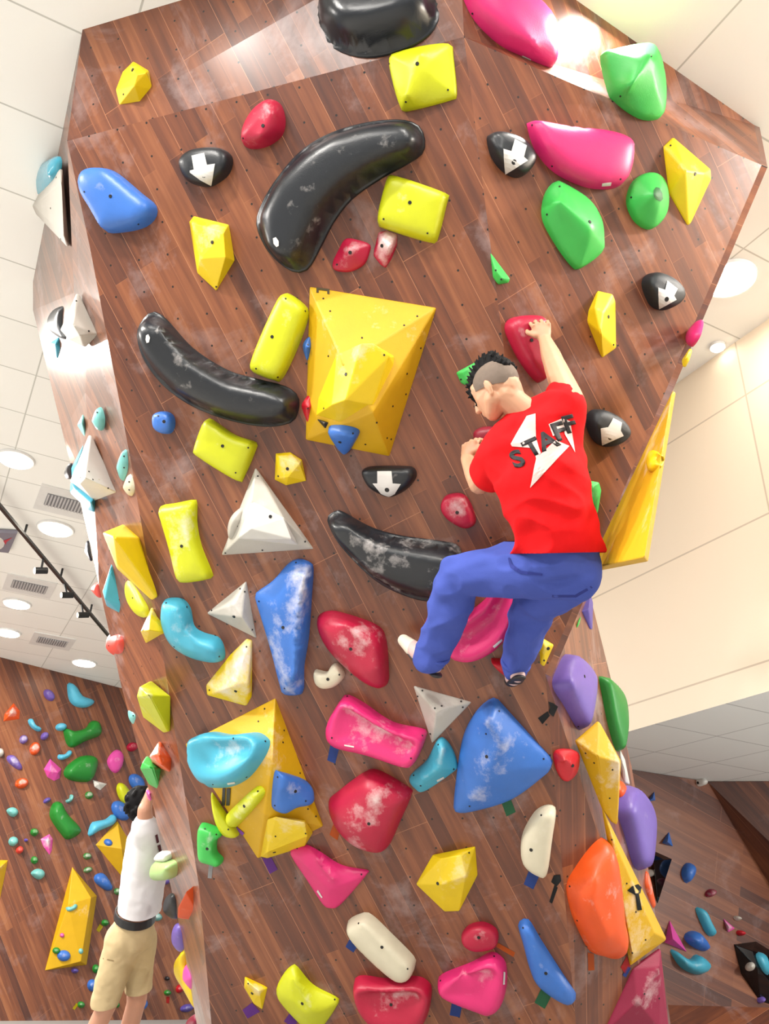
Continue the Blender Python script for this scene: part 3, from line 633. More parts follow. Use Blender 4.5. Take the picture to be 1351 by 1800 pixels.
H('long narrow blue hold leaning at the lower right', 'blue', FM, [(910, 1627), (917, 1616), (930, 1617), (950, 1650), (985, 1705), (1008, 1740), (1012, 1755), (1003, 1765), (985, 1760), (945, 1732), (930, 1700), (918, 1655)], [(928, 1640), (955, 1700), (993, 1745)], .06, 'dome', b=[(959, 1711)], s=[(919, 1631)], chalk=.2)
# --- right faces
o, bv = H('pink half-moon hold cut off by the top edge of the photo', 'pink', FU2b, [(808, -40), (826, 25), (868, 72), (910, 98), (948, 120), (963, 127), (970, 112), (970, 60), (960, 30), (930, 0), (870, -40)], [(900, 20), (940, 80)], .10, 'pillow', chalk=.1, s=[(960, 120), (830, 24)])
sticker(o, bv, [(918, 97), (933, 104), (932, 109), (917, 101)])
o, bv = H('wide pink hold beside the right arrow hold under the top crease', 'pink', FR, [(925, 217), (935, 215), (990, 225), (1060, 232), (1100, 245), (1107, 254), (1105, 290), (1095, 320), (1075, 332), (1030, 330), (975, 305), (940, 265)], [(970, 250), (1075, 280)], .09, 'pillow', s=[(935, 220), (1090, 315), (970, 292)], chalk=.1)
sticker(o, bv, [(1058, 322), (1074, 320), (1073, 326), (1057, 327)])
arrow_hold('black hold with white down arrow left of the wide pink hold', FR, [(855, 245), (862, 236), (885, 236), (915, 248), (932, 268), (937, 285), (925, 305), (905, 313), (880, 300), (862, 275)], [(880, 262), (912, 285)], .08,
  [(904, 245), (925, 256), (920, 276), (927, 282), (888, 306), (884, 262), (898, 266)], (903, 285))
H('pale green pointed hold brightly lit by the ceiling lamp', 'green', FR, [(1056, 97), (1070, 90), (1125, 79), (1143, 82), (1156, 105), (1165, 150), (1164, 195), (1152, 211), (1120, 208), (1080, 180), (1066, 150)], [(1140, 100), (1112, 145)], .14, 'cone', chalk=.05, s=[(1144, 99), (1090, 169)])
H('green drop-shaped hold under the wide pink hold', 'green', FR, [(955, 345), (970, 322), (983, 321), (1030, 350), (1053, 385), (1058, 420), (1055, 445), (1020, 472), (1005, 470), (975, 430), (952, 385)], [(985, 355), (1035, 400)], .11, 'cone', b=[(1036, 390)], s=[(983, 328), (961, 377)], chalk=.1)
o, bv = H('round green hold with a finger pocket painted as dark shade', 'green', FR, [(1100, 347), (1110, 320), (1133, 305), (1155, 309), (1168, 330), (1170, 365), (1160, 390), (1140, 404), (1117, 393), (1103, 370)], [(1150, 342)], .12, 'cone', chalk=.1, s=[(1109, 347)])
a = decal('pocket_shade', [(1148, 336), (1152, 330), (1158, 331), (1163, 340), (1164, 350), (1160, 354), (1153, 351), (1148, 344)], bv, plain('pocket shade green', (10, 92, 34), .6), o); a['label'] = 'flat dark disc painted as the shade in the pocket'  # dark green disc stands in for the shaded hollow, surface stays closed
P('faceted yellow blade hold at the right edge below the green pocket hold', 'yellow', FR, [(1182, 241), (1248, 298), (1249, 315), (1213, 393), (1208, 397), (1175, 340), (1165, 258)], [(1204, 300, .09), (1238, 305, .05), (1180, 262, .03)], b=[(1221, 306)], s=[(1178, 256)], chalk=.15)
P('small bright green claw hold near the vertical crease', 'green', FM, [(861, 443), (869, 455), (885, 480), (896, 490), (893, 497), (875, 500), (866, 488)], [(872, 478, .035), (882, 490, .03)], s=[(871, 475), (881, 491)], chalk=0)
P('slim faceted yellow hold right of the climber\'s raised hand', 'yellow', FR, [(1050, 511), (1076, 517), (1081, 530), (1082, 612), (1058, 629), (1032, 565), (1034, 547)], [(1060, 550, .07), (1055, 585, .09), (1045, 540, .06)], b=[(1069, 557)], s=[(1078, 606)], chalk=.15)
arrow_hold('dark grey hold with white down arrow at the far right', FR, [(1127, 502), (1133, 485), (1150, 480), (1175, 490), (1194, 510), (1193, 530), (1175, 543), (1158, 545), (1140, 535)], [(1148, 503), (1175, 520)], .08,
  [(1172, 494), (1190, 508), (1184, 520), (1188, 527), (1158, 543), (1156, 506), (1168, 510)], (1171, 526), rough=.55)
arrow_hold('dark grey hold with white down arrow right of the climber\'s shoulder', FR, [(1028, 742), (1035, 723), (1055, 720), (1085, 735), (1100, 755), (1098, 770), (1080, 783), (1060, 785), (1040, 772)], [(1050, 745), (1080, 762)], .08,
  [(1077, 735), (1092, 743), (1090, 757), (1095, 766), (1058, 782), (1055, 753), (1068, 751)], (1072, 769), rough=.55)
H('crimson wedge hold gripped by the climber\'s raised hand', 'crimson', FR, [(886, 577), (895, 560), (925, 555), (950, 558), (957, 580), (958, 640), (955, 665), (942, 672), (915, 640), (895, 603)], [(918, 580), (940, 630)], .09, 'pillow', b=[(934, 598)], chalk=.3, key='hr')
P('flat green hold behind the climber\'s head', 'green', FM, [(801, 655), (843, 632), (856, 638), (843, 660), (820, 678), (810, 674)], [(812, 655, .02), (842, 640, .02), (822, 670, .02)], s=[(810, 667)], chalk=.1)
H('dark crimson hold gripped by the climber\'s lower hand', 'dred', FM, [(832, 760), (850, 750), (872, 752), (883, 768), (860, 785), (838, 780)], [(856, 768)], .07, 'pillow', chalk=.2)
P('green hold peeking out right of the climber\'s back', 'green', FR, [(1036, 845), (1052, 848), (1056, 862), (1050, 900), (1042, 912), (1030, 890)], [(1040, 858, .05), (1045, 885, .05)], chalk=.05)
H('red scoop hold on the lower right crease beside the yellow volume', 'red', FR2, [(972, 1325), (985, 1316), (1012, 1320), (1016, 1335), (1010, 1360), (992, 1373), (978, 1355)], [(993, 1338)], .07, 'cone', b=[(1006, 1346)], chalk=.35)
H('large orange lobed hold at the lower right edge', 'orange', FR2, [(995, 1557), (1010, 1525), (1040, 1485), (1060, 1473), (1073, 1490), (1083, 1530), (1088, 1600), (1097, 1640), (1091, 1672), (1072, 1684), (1055, 1678), (1036, 1672), (1018, 1640), (1002, 1600)], [(1050, 1515), (1042, 1590), (1070, 1645)], .14, 'dome', s=[(1001, 1558), (1014, 1618), (1031, 1664)], chalk=.45, n=60)
H('purple leaf-shaped hold on the pale right side wall', 'purple', FR3, [(993, 1150), (1012, 1158), (1030, 1180), (1034, 1205), (1030, 1240), (1019, 1282), (1012, 1278), (990, 1240), (970, 1205), (978, 1175)], [(1008, 1195), (1014, 1235)], .10, 'pillow', b=[(1027, 1189)], s=[(1016, 1277)], chalk=.2)
P('thin purple spike hold at the top of the right side wall', 'dpurple', FR3, [(1036, 1042), (1041, 1060), (1040, 1107), (1036, 1106), (1022, 1075)], [(1034, 1070, .03)], chalk=.2)
P('sliver of a pale green hold behind the right edge', 'green', FR3, [(1013, 1104), (1020, 1084), (1017, 1097)], [(1016, 1095, .01)], chalk=.2)
H('green curved fin hold on the right side wall', 'dgreen', FR3, [(1052, 1189), (1066, 1195), (1085, 1215), (1093, 1245), (1094, 1285), (1087, 1320), (1080, 1315), (1068, 1275), (1058, 1225)], [(1074, 1225), (1080, 1280)], .07, 'pillow', chalk=.3)
P('yellow folded volume below the purple leaf hold', 'dyellow', FR2, [(1052, 1268), (1090, 1337), (1084, 1450), (1075, 1445), (1060, 1424), (1012, 1303)], [(1088, 1340, .12), (1050, 1330, .10), (1060, 1400, .03)], vol=True, s=[(1029, 1324), (1044, 1341), (1076, 1353), (1071, 1403)], chalk=.55)
P('white hold behind the yellow folded volume', 'white', FR3, [(1089, 1318), (1097, 1335), (1106, 1380), (1098, 1376), (1090, 1350)], [(1096, 1350, .03)], chalk=0)
H('small orange hold above the big purple hold', 'orange', FR3, [(1088, 1372), (1098, 1382), (1100, 1395), (1090, 1408), (1084, 1390)], [(1091, 1390)], .04, 'dome')
H('big purple teardrop hold on the right side wall', 'purple', FR3, [(1092, 1386), (1108, 1382), (1130, 1408), (1139, 1450), (1133, 1515), (1126, 1530), (1112, 1520), (1096, 1465), (1084, 1425)], [(1112, 1420), (1118, 1480)], .10, 'pillow', chalk=.4)
P('long yellow triangular volume running down the right edge', 'dyellow', FR2, [(1059, 1422), (1171, 1651), (1107, 1697), (1098, 1640), (1080, 1520)], [(1150, 1640, .05), (1075, 1470, .03), (1112, 1680, .05)], vol=True, key='v5', s=[(1075, 1476), (1101, 1553), (1093, 1576), (1117, 1603), (1134, 1652), (1111, 1675)], chalk=.45)
H('pale orange hold edge behind the long yellow volume', 'orange', FR3, [(1135, 1530), (1143, 1560), (1150, 1590), (1146, 1595), (1134, 1560)], [(1142, 1565)], .03, 'dome', chalk=.8)
P('burgundy plywood volume at the bottom right corner of the tower', 'burg', FR2, [(1160, 1668), (1176, 1820), (1060, 1815), (1112, 1702)], [(1158, 1700, .05), (1120, 1760, .07), (1160, 1810, .05)], vol=True, s=[(1132, 1747), (1158, 1755)], chalk=.3)
P('large yellow volume jutting out behind the right edge', 'dyellow', FR4, [(1183, 688), (1133, 985), (1052, 1001), (1040, 990)], [(1180, 692, .06), (1132, 980, .06), (1060, 995, .06)], vol=True, key='v4', chalk=.25)
H('pale yellow knob hold on the jutting volume', 'yellow', None, [(1146, 793), (1158, 796), (1163, 808), (1155, 822), (1143, 830), (1138, 815)], [(1151, 810)], .06, 'cone', on='v4', s=[(1156, 808)], chalk=.7)
H('pink hold peeking over the right edge below the bright lamp', 'pink', FR4, [(1232, 562), (1228, 587), (1214, 608), (1206, 600), (1218, 575)], [(1218, 586)], .05, 'dome')
P('tiny yellow hold corner peeking over the right edge', 'yellow', FR4, [(1213, 612), (1207, 632), (1200, 645), (1198, 635)], [(1206, 628, .01)])

# --- left side walls
H('glossy cyan hold at the top of the left side against the ceiling', 'cyan', FL2, [(103, 275), (80, 284), (60, 300), (54, 325), (61, 347), (85, 335), (103, 305)], [(82, 310)], .05, 'dome', rough=.12, chalk=0)
P('white kite-shaped volume at the top of the left side', 'grey', FL2, [(106, 297), (118, 433), (80, 396), (50, 362)], [(60, 362, .04), (108, 320, .05), (112, 415, .04)], vol=True, s=[(99, 312), (89, 366), (107, 420)], chalk=.1)
H('dark grey arrow hold half hidden behind the white kite volume', 'black', FL2, [(114, 537), (95, 543), (85, 560), (88, 580), (105, 594), (118, 597), (112, 575), (112, 555)], [(100, 565)], .05, 'dome', chalk=.5)
P('white kite-shaped volume on the left side beside the arrow hold', 'grey', FL1, [(135, 516), (169, 588), (148, 610), (122, 598), (107, 580)], [(128, 570, .12), (140, 590, .09)], vol=True, s=[(134, 529), (156, 582), (159, 559), (105, 590)], chalk=.2)
P('small cyan wedge hold under the dark arrow hold', 'cyan', FL2, [(88, 603), (104, 592), (105, 614), (101, 630)], [(97, 606, .03)], chalk=0)
H('small aqua hold on the left side wall', 'aqua', FL1, [(174, 716), (181, 733), (180, 752), (175, 757), (168, 748), (164, 737)], [(173, 737)], .04, 'dome', s=[(171, 725)], chalk=.1)
P('aqua spike hold on the fold of the left side wall', 'aqua', FL2, [(146, 728), (136, 747), (151, 771), (149, 745)], [(144, 742, .03)], chalk=.1)
P('large white pyramid volume on the left side, lit white', 'white', FL1, [(157, 765), (203, 866), (166, 880), (124, 846)], [(150, 840, .18), (140, 850, .16)], vol=True, key='v6', chalk=0, s=[(156, 829), (163, 843), (190, 858)])
P('cream block hold on the big white pyramid volume', 'cream', None, [(143, 835), (172, 842), (169, 857), (136, 848)], [(145, 838, .02), (170, 845, .02)], on='v6', s=[(142, 840)])
P('cyan hold edge above the big white pyramid volume', 'cyan', FL2, [(151, 772), (147, 790), (127, 840), (126, 822)], [(138, 808, .02)], chalk=0)
P('cyan slab hold under the big white pyramid volume', 'cyan', FL1, [(125, 848), (165, 873), (165, 900), (155, 896), (124, 866)], [(130, 858, .05), (160, 884, .05)], chalk=.1)
H('dark round hold beside the cyan hold edge', 'black', FL2, [(125, 815), (117, 820), (115, 832), (119, 842), (125, 838)], [(120, 829)], .04, 'dome', chalk=.6)
H('long aqua drop hold at the left edge of the front face', 'aqua', FL1, [(220, 790), (225, 808), (224, 828), (217, 846), (211, 832), (208, 815)], [(217, 818)], .04, 'dome', s=[(218, 802), (218, 822)], chalk=.1)
H('small cream hold just below the aqua drop hold', 'cream', FL1, [(229, 833), (236, 850), (236, 865), (230, 872), (221, 862), (219, 852)], [(229, 855)], .04, 'dome', s=[(227, 847), (227, 861)], chalk=.1)
P('large faceted yellow hold on the left side with a lit top', 'yellow', FL1, [(215, 922), (243, 946), (274, 1050), (268, 1055), (207, 1000), (196, 960)], [(180, 936, .16), (200, 944, .20), (206, 992, .12)], s=[(193, 968)], chalk=.25, bevel=.01)
P('cyan shark-fin hold on the left side below the faceted yellow hold', 'cyan', FL1, [(198, 987), (219, 1065), (217, 1083), (190, 1070), (184, 1040)], [(180, 1040, .08), (184, 1052, .09), (194, 1000, .03)], soft=False, s=[(210, 1054)], chalk=.1, bevel=.02)
H('lime oval hold on the left side between the two yellow holds', 'lime', FL1, [(226, 1018), (243, 1037), (262, 1070), (258, 1086), (243, 1081), (229, 1062), (222, 1035)], [(240, 1052)], .05, 'dome', s=[(233, 1051)], chalk=.2)
P('small yellow block hold with a white chalked side', 'yellow', FL1, [(267, 1068), (288, 1112), (258, 1131), (252, 1118)], [(247, 1110, .07), (264, 1085, .05), (262, 1108, .08)], s=[(251, 1108)], chalk=.5)
H('red half-ball hold with a pale face on the left edge', 'coral', FL1, [(190, 1128), (195, 1113), (215, 1111), (224, 1125), (222, 1148), (205, 1153), (192, 1142)], [(204, 1130)], .07, 'dome', s=[(191, 1135)], chalk=.5)
H('small red hold peeking out behind the left edge', 'coral', FL1, [(161, 1034), (168, 1025), (175, 1026), (177, 1050), (168, 1045)], [(170, 1037)], .03, 'dome')
P('dark triangular hold behind the left edge', 'navy', FL2, [(153, 950), (160, 987), (149, 970)], [(154, 969, .02)])
P('big lime and white hold under the chalk patch on the left side', 'lime', FL1b, [(263, 1198), (296, 1225), (296, 1286), (289, 1288), (252, 1260)], [(240, 1225, .16), (245, 1206, .14), (262, 1222, .14), (250, 1250, .08)], chalk=.5, bevel=.015)
H('small aqua hold left of the big lime and white hold', 'aqua', FL1b, [(227, 1246), (237, 1250), (242, 1262), (237, 1274), (229, 1262)], [(234, 1260)], .03, 'dome', s=[(234, 1258)], chalk=.1)
P('orange and pink hold on the left edge', 'orange', FL1b, [(280, 1303), (288, 1318), (300, 1335), (299, 1357), (270, 1345)], [(262, 1330, .09), (278, 1325, .08), (285, 1345, .07)], chalk=.6, bevel=.015)
P('green wedge hold left of the orange hold on the left edge', 'green', FL1b, [(258, 1328), (283, 1352), (279, 1388), (262, 1378)], [(246, 1352, .10), (250, 1340, .09), (268, 1350, .08)], chalk=.1, bevel=.015)
P('small pink hold above the raised hand of the person in white', 'bpink', FL1b, [(257, 1388), (264, 1395), (264, 1408), (260, 1402)], [(260, 1396, .02)])
o, bv = H('pale green ribbed cylinder hold with white top', 'lime', FL1b, [(277, 1512), (290, 1508), (312, 1512), (315, 1530), (308, 1542), (280, 1545), (275, 1528)], [(285, 1527), (305, 1525)], .10, 'pillow', mat=plain('pale green resin', (176, 214, 132), .4, chalk=.5))
H('white cylinder hold stacked on the pale green cylinder hold', 'white', FL1b, [(280, 1498), (300, 1495), (304, 1506), (300, 1512), (282, 1512)], [(292, 1504)], .08, 'pillow', chalk=0)
P('bright orange-red fin hold at the lower left edge', 'orange', FL1b, [(345, 1553), (345, 1600), (336, 1616), (322, 1615)], [(311, 1613, .07), (312, 1595, .08), (326, 1568, .06)], chalk=.1, bevel=.012)
H('black ball hold behind the orange-red fin hold', 'black', FL1b, [(297, 1572), (308, 1570), (313, 1590), (311, 1614), (300, 1612), (290, 1600), (290, 1582)], [(301, 1592)], .06, 'dome', chalk=.4)
H('purple ball hold at the lower left edge', 'purple', FL1b, [(308, 1625), (318, 1626), (324, 1650), (322, 1673), (312, 1668), (303, 1645)], [(313, 1648)], .05, 'dome', chalk=.5)
H('yellow curved hold at the bottom of the left edge', 'yellow', FL1b, [(325, 1668), (328, 1700), (345, 1745), (348, 1776), (330, 1748), (311, 1718), (306, 1695), (314, 1680)], [(320, 1700), (335, 1745)], .04, 'dome')
H('hot pink hold on the yellow curved hold', 'bpink', FL1b, [(330, 1694), (342, 1705), (348, 1722), (346, 1742), (334, 1732), (325, 1716), (324, 1702)], [(336, 1717)], .07, 'dome')
P('narrow pale blue strip hold along the lower left edge', 'lblue', FL1b, [(322, 1640), (327, 1650), (342, 1705), (339, 1704), (325, 1665)], [(331, 1675, .01)])
H('maroon hold in the bottom left corner of the tower', 'burg', FL1b, [(332, 1790), (345, 1783), (352, 1795), (350, 1825), (330, 1822), (325, 1805)], [(340, 1803)], .05, 'dome')
# ------------------------------------------------------------------ tapes on the walls
def tape(label, c, fc, px, lift=.0):
    bm = bmesh.new(); vs = [bm.verts.new(fc.at(x, y) + fc.n * (.002 + lift)) for x, y in px]
    bm.faces.new(vs); bmesh.ops.solidify(bm, geom=bm.faces[:], thickness=.001); bmesh.ops.recalc_face_normals(bm, faces=bm.faces)
    o = from_bm('tape_strip', bm, plain(c + ' cloth tape', TC[c], .5, bump=0)); tag(o, label, 'tape', 'cloth tape markers'); return o
TC = dict(blue=(52, 88, 178), purple=(128, 62, 172), orange=(226, 104, 26), green=(52, 128, 86), white=(196, 196, 200), black=(24, 26, 30), red=(216, 40, 40), yellow=(228, 208, 20), pink=(226, 150, 170))
tape('blue tape strip under the left end of the long pink hold', 'blue', FM, [(581, 1308), (597, 1311), (589, 1342), (575, 1336)])
tape('orange tape strip under the crimson diamond sloper', 'orange', FM, [(588, 1442), (600, 1452), (593, 1477), (579, 1467)])
tape('purple tape strip under the yellow boulder hold', 'purple', FM, [(461, 1508), (477, 1507), (488, 1528), (474, 1536)])
tape('white tape strip under the green bracket hold', 'white', FM, [(368, 1513), (375, 1514), (372, 1544), (365, 1543)])
tape('blue tape strip under the upright cream hold', 'blue', FM, [(930, 1528), (948, 1538), (937, 1563), (920, 1554)])
tape('blue tape strip left of the cream bar hold', 'blue', FM, [(619, 1642), (633, 1655), (621, 1674), (607, 1664)])
tape('purple tape strip under the tiny yellow hold', 'purple', FM, [(443, 1762), (457, 1778), (435, 1790), (426, 1775)])
tape('purple tape strip under the lime saddle hold', 'purple', FM, [(512, 1776), (527, 1788), (516, 1806), (499, 1795)])
tape('orange tape strip beside the small crimson hold', 'orange', FM, [(875, 1657), (905, 1674), (902, 1682), (872, 1664)])
tape('blue tape strip under the lowest pink hold', 'blue', FM, [(795, 1756), (813, 1760), (808, 1788), (790, 1784)])
tape('green tape strip under the giant blue pyramid hold', 'green', FM, [(878, 1402), (895, 1398), (906, 1427), (890, 1435)])
tape('green tape strip under the long narrow blue hold', 'green', FM, [(951, 1737), (970, 1748), (957, 1773), (939, 1762)])
tape('orange tape strip under the orange lobed hold', 'orange', FR2, [(1032, 1674), (1043, 1676), (1044, 1705), (1033, 1706)])
tape('red tape strip at the tip of the long yellow volume', 'red', FR2, [(1101, 1680), (1107, 1698), (1098, 1712), (1090, 1700)])
tape('blue tape strip at the tip of the long yellow volume', 'blue', FR2, [(1103, 1698), (1108, 1702), (1099, 1718), (1093, 1714)])
tape('yellow tape strip hanging under the pale green cylinder hold', 'yellow', FL1b, [(297, 1542), (300, 1542), (305, 1563), (302, 1565)])
tape('pink tape strip hanging under the pale green cylinder hold', 'pink', FL1b, [(311, 1538), (314, 1538), (318, 1564), (315, 1566)])
def fixed_decal(label, c, bvkey, px, off=.004):
    o = decal('tape_strip', px, BV[bvkey], plain(c + ' cloth tape', TC[c], .5, bump=0), None, cuts=1, off=off)
    if o: tag(o, label, 'tape', 'cloth tape markers')
fixed_decal('left one of two black tape strips on the lower yellow volume', 'black', 'v3', [(392, 1385), (397, 1385), (396, 1415), (390, 1415)])
fixed_decal('right one of two black tape strips on the lower yellow volume', 'black', 'v3', [(399, 1385), (406, 1385), (404, 1415), (398, 1415)])
fixed_decal('purple tape strip on the lower yellow volume', 'purple', 'v3', [(413, 1455), (418, 1454), (430, 1464), (427, 1468)])
# black arrows of tape
def arrow_tape(label, fc, polys, bvk=None):
    bm = bmesh.new()
    for pl_ in polys:
        vs = [bm.verts.new(fc.at(x, y) + fc.n * .002) for x, y in pl_]; bm.faces.new(vs)
    bmesh.ops.solidify(bm, geom=bm.faces[:], thickness=.0015); bmesh.ops.recalc_face_normals(bm, faces=bm.faces)
    o = from_bm('tape_arrow', bm, plain('black cloth tape', TC['black'], .5, bump=0)); tag(o, label, 'tape arrow')
arrow_tape('black tape arrow left of the yellow folded volume', FM, [[(945, 1262), (962, 1250), (966, 1258), (953, 1273)]])
arrow_tape('black tape arrow head beside the purple leaf hold', FR2, [[(963, 1252), (966, 1243), (963, 1233), (972, 1236), (980, 1242), (972, 1260)]])
arrow_tape('black tape arrow between the cream hold and the orange hold', FM, [[(974, 1555), (980, 1560), (970, 1588), (965, 1585)], [(968, 1550), (973, 1538), (984, 1537), (986, 1548), (978, 1558)]])
if 1:
    bm = bmesh.new()
    def _pl(px):
        vs = [bm.verts.new((x, y, 0)) for x, y in px]; bm.faces.new(vs)
    _pl([(1115, 1570), (1121, 1570), (1127, 1599), (1119, 1600)]); _pl([(1101, 1565), (1110, 1557), (1120, 1554), (1126, 1560), (1124, 1570), (1115, 1573)])
    o = _lay('tape_arrow', bm, BV['v5'], plain('black cloth tape', TC['black'], .5, bump=0), None, .004)
    tag(o, 'black tape arrow on the long yellow volume', 'tape arrow')

# ------------------------------------------------------------------ holds on the left back wall
GL = 'holds on the back wall at the left'
def rot_poly(cx, cy, w, h, a, kind):
    base = {'oval': [(math.cos(t), math.sin(t)) for t in [i * math.pi / 4 for i in range(8)]],
            'drop': [(-1, .1), (-.5, -.7), (.2, -.95), (.9, -.6), (1, .2), (.5, .9), (-.3, .8)],
            'bean': [(-1, -.3), (-.7, -.9), (-.35, -.5), (.1, -.15), (.6, -.5), (.9, -.3), (.95, .3), (.5, .9), (-.3, .95), (-.9, .4)],
            'half': [(-1, -.2), (-.5, -.9), (.2, -.6), (1, .1), (.8, .7), (0, .8), (-.8, .5)]}[kind]
    c, s = math.cos(a), math.sin(a)
    return [(cx + (x * w * c - y * h * s), cy + (x * w * s + y * h * c)) for x, y in base]
def bh(label, c, cx, cy, w, h, deg=0, kind='oval', ht=.09, fc=None, chalk=.4, tip=None, conform=None):
    fc = fc or FBL
    px = rot_poly(cx, cy, w, h, math.radians(deg), kind)
    a = math.radians(deg); rr = [(cx - .4 * w * math.cos(a), cy - .4 * w * math.sin(a)), (cx + .4 * w * math.cos(a), cy + .4 * w * math.sin(a))]
    if kind == 'bean': rr = [(x + .25 * h * -math.sin(a), y + .25 * h * math.cos(a)) for x, y in rr]
    o, bv = H(label, c, fc, px, rr, ht, 'dome', chalk=chalk, n=20, on=conform, group=GL if fc is FBL else 'holds on the back wall at the right')
    return o, bv
def bp(label, c, base, tops, fc=None, **k):
    return P(label, c, fc or FBL, base, tops, group=GL if (fc or FBL) is FBL else 'holds on the back wall at the right', **k)
H('large pale blue banana hold highest on the left back wall', 'lblue', FBL, [(118, 1203), (126, 1201), (136, 1210), (144, 1223), (165, 1231), (163, 1238), (150, 1244), (133, 1242), (121, 1230)], [(128, 1215), (138, 1230), (152, 1236)], .12, 'dome', group=GL, n=28)
H('green banana hold curving upward on the left back wall', 'dgreen', FBL, [(111, 1284), (116, 1280), (130, 1285), (150, 1280), (158, 1269), (170, 1267), (177, 1280), (175, 1293), (150, 1303), (128, 1314), (117, 1308)], [(122, 1295), (145, 1291), (166, 1280)], .16, 'dome', group=GL, n=32)
H('green rounded hold directly below the green banana hold', 'dgreen', FBL, [(112, 1355), (122, 1342), (140, 1330), (160, 1328), (171, 1336), (168, 1355), (158, 1373), (135, 1374), (115, 1367)], [(128, 1355), (155, 1345)], .16, 'dome', group=GL, n=32)
H('green sausage hold leaning right on the left back wall', 'dgreen', FBL, [(87, 1428), (93, 1412), (106, 1410), (117, 1430), (140, 1455), (138, 1467), (118, 1476), (106, 1465), (90, 1442)], [(102, 1427), (122, 1458)], .16, 'dome', group=GL, n=32)
bh('purple oval hold at the upper left of the back wall', 'purple', 86, 1222, 12, 8, 50)
bp('orange and white wedge hold at the left edge of the photo', 'orange', [(24, 1236), (35, 1250), (34, 1264), (6, 1268), (8, 1255)], [(22, 1252, .12), (15, 1260, .06)], chalk=.8)
bh('pale blue small banana hold right of the orange wedge', 'lblue', 61, 1275, 15, 7, 40, 'bean')
bh('small pale blue hold touching the green banana hold', 'lblue', 107, 1278, 10, 7, -10)
bh('lilac small hold above the orange and white ball', 'purple', 41, 1300, 7, 8, 30, chalk=.9)
bh('lilac small hold right of the lilac one above the ball', 'purple', 78, 1294, 8, 6, -50)
bh('orange and white ball hold', 'orange', 61, 1316, 9, 12, 20, chalk=.9)
bh('grey white hold cut by the left edge of the photo', 'grey', 0, 1323, 6, 8, 0)
bh('lilac half-moon hold beneath the orange and white ball', 'purple', 26, 1340, 17, 10, 35, 'half', chalk=.8)
bh('orange and white hold below the lilac half-moon', 'orange', 38, 1377, 12, 9, -20, chalk=.8)
bp('pink block hold left of the green rounded hold', 'bpink', [(88, 1334), (108, 1352), (105, 1368), (95, 1373), (83, 1366), (77, 1352)], [(90, 1345, .08), (102, 1358, .08), (88, 1356, .1)], chalk=.3)
bh('pale blue small bean hold above the pink block hold', 'lblue', 114, 1327, 14, 7, -30, 'bean')
bh('pink rounded hold right of the green holds', 'bpink', 202, 1338, 14, 22, 10, 'drop')
bp('black and white small hold below the green rounded hold', 'white', [(163, 1371), (188, 1378), (176, 1389), (166, 1383)], [(174, 1378, .07)], chalk=0)
bh('tiny green ball hold under the black and white hold', 'dgreen', 156, 1398, 7, 7, chalk=.8)
bh('pale aqua small crescent hold left of the green ball', 'aqua', 122, 1404, 9, 5, -60, 'bean')
bh('tiny purple hold left of the aqua crescent', 'dpurple', 82, 1407, 7, 4, -35)
bh('aqua small hold near the left edge of the photo', 'aqua', 21, 1427, 10, 9, 20, 'drop')
bh('small green hold left of the pink and white hold', 'dgreen', 60, 1463, 7, 7, chalk=.6)
bh('aqua ball hold above the tiny red hold', 'aqua', 23, 1479, 8, 9, 40)
bh('tiny purple dot hold beside the aqua ball', 'dpurple', 45, 1477, 3, 3)
bh('tiny red hold under the aqua ball', 'coral', 34, 1494, 6, 7, 30)
bp('pink and white tooth hold', 'bpink', [(71, 1475), (87, 1466), (93, 1475), (91, 1495), (87, 1503), (76, 1488)], [(84, 1478, .08)], chalk=.9)
bh('small green hold above the aqua shield hold', 'dgreen', 60, 1512, 6, 7, chalk=.5)
bh('aqua shield hold in the middle of the left back wall', 'aqua', 66, 1536, 12, 10, 10, 'drop')
bh('upper of two small green hooks right of the yellow sail volume', 'dgreen', 153, 1505, 7, 6, chalk=.9)
bh('lower of two small green hooks right of the yellow sail volume', 'dgreen', 154, 1529, 8, 5, -20, chalk=.9)
bh('blue oval hold nearest the dark-haired head', 'blue', 240, 1375, 17, 12, 50, ht=.1)
bh('blue oval hold left of the dark-haired head', 'blue', 212, 1425, 20, 14, 50, ht=.1)
bh('lime ribbed hold between the two blue ovals', 'lime', 218, 1396, 22, 11, 65, ht=.1, chalk=.1)
H('pale blue hooked hold on top of the yellow diamond volume', 'lblue', FBL, [(154, 1466), (160, 1447), (170, 1443), (185, 1440), (197, 1431), (205, 1438), (198, 1450), (175, 1460), (158, 1470)], [(168, 1455), (192, 1443)], .12, 'dome', group=GL, n=24)
bp('yellow diamond volume behind the person in white', 'dyellow', [(206, 1443), (240, 1500), (220, 1548), (168, 1485)], [(214, 1492, .22)], vol=True, key='b1', chalk=.05)
bh('blue small hold on the yellow diamond volume', 'blue', 190, 1481, 8, 6, 20, conform='b1', ht=.05)
bp('tall yellow sail-shaped volume on the left back wall', 'dyellow', [(127, 1524), (170, 1575), (152, 1696), (79, 1706), (112, 1580)], [(160, 1578, .22), (142, 1690, .16), (120, 1590, .18)], vol=True, key='b2', chalk=.1)
bh('aqua crescent hold on the yellow sail volume', 'aqua', 126, 1595, 11, 6, -25, 'bean', conform='b2', ht=.04)
bh('tiny pink hold on the yellow sail volume', 'bpink', 109, 1644, 4, 4, conform='b2', ht=.03)
bh('blue round hold at the foot of the yellow sail volume', 'blue', 112, 1680, 12, 10, conform='b2', ht=.06)
bh('green hold beside the blue one on the yellow sail volume', 'dgreen', 99, 1671, 7, 6, conform='b2', ht=.05)
bh('tiny aqua hold at lower right on the yellow sail volume', 'aqua', 142, 1672, 4, 5, conform='b2', ht=.03)
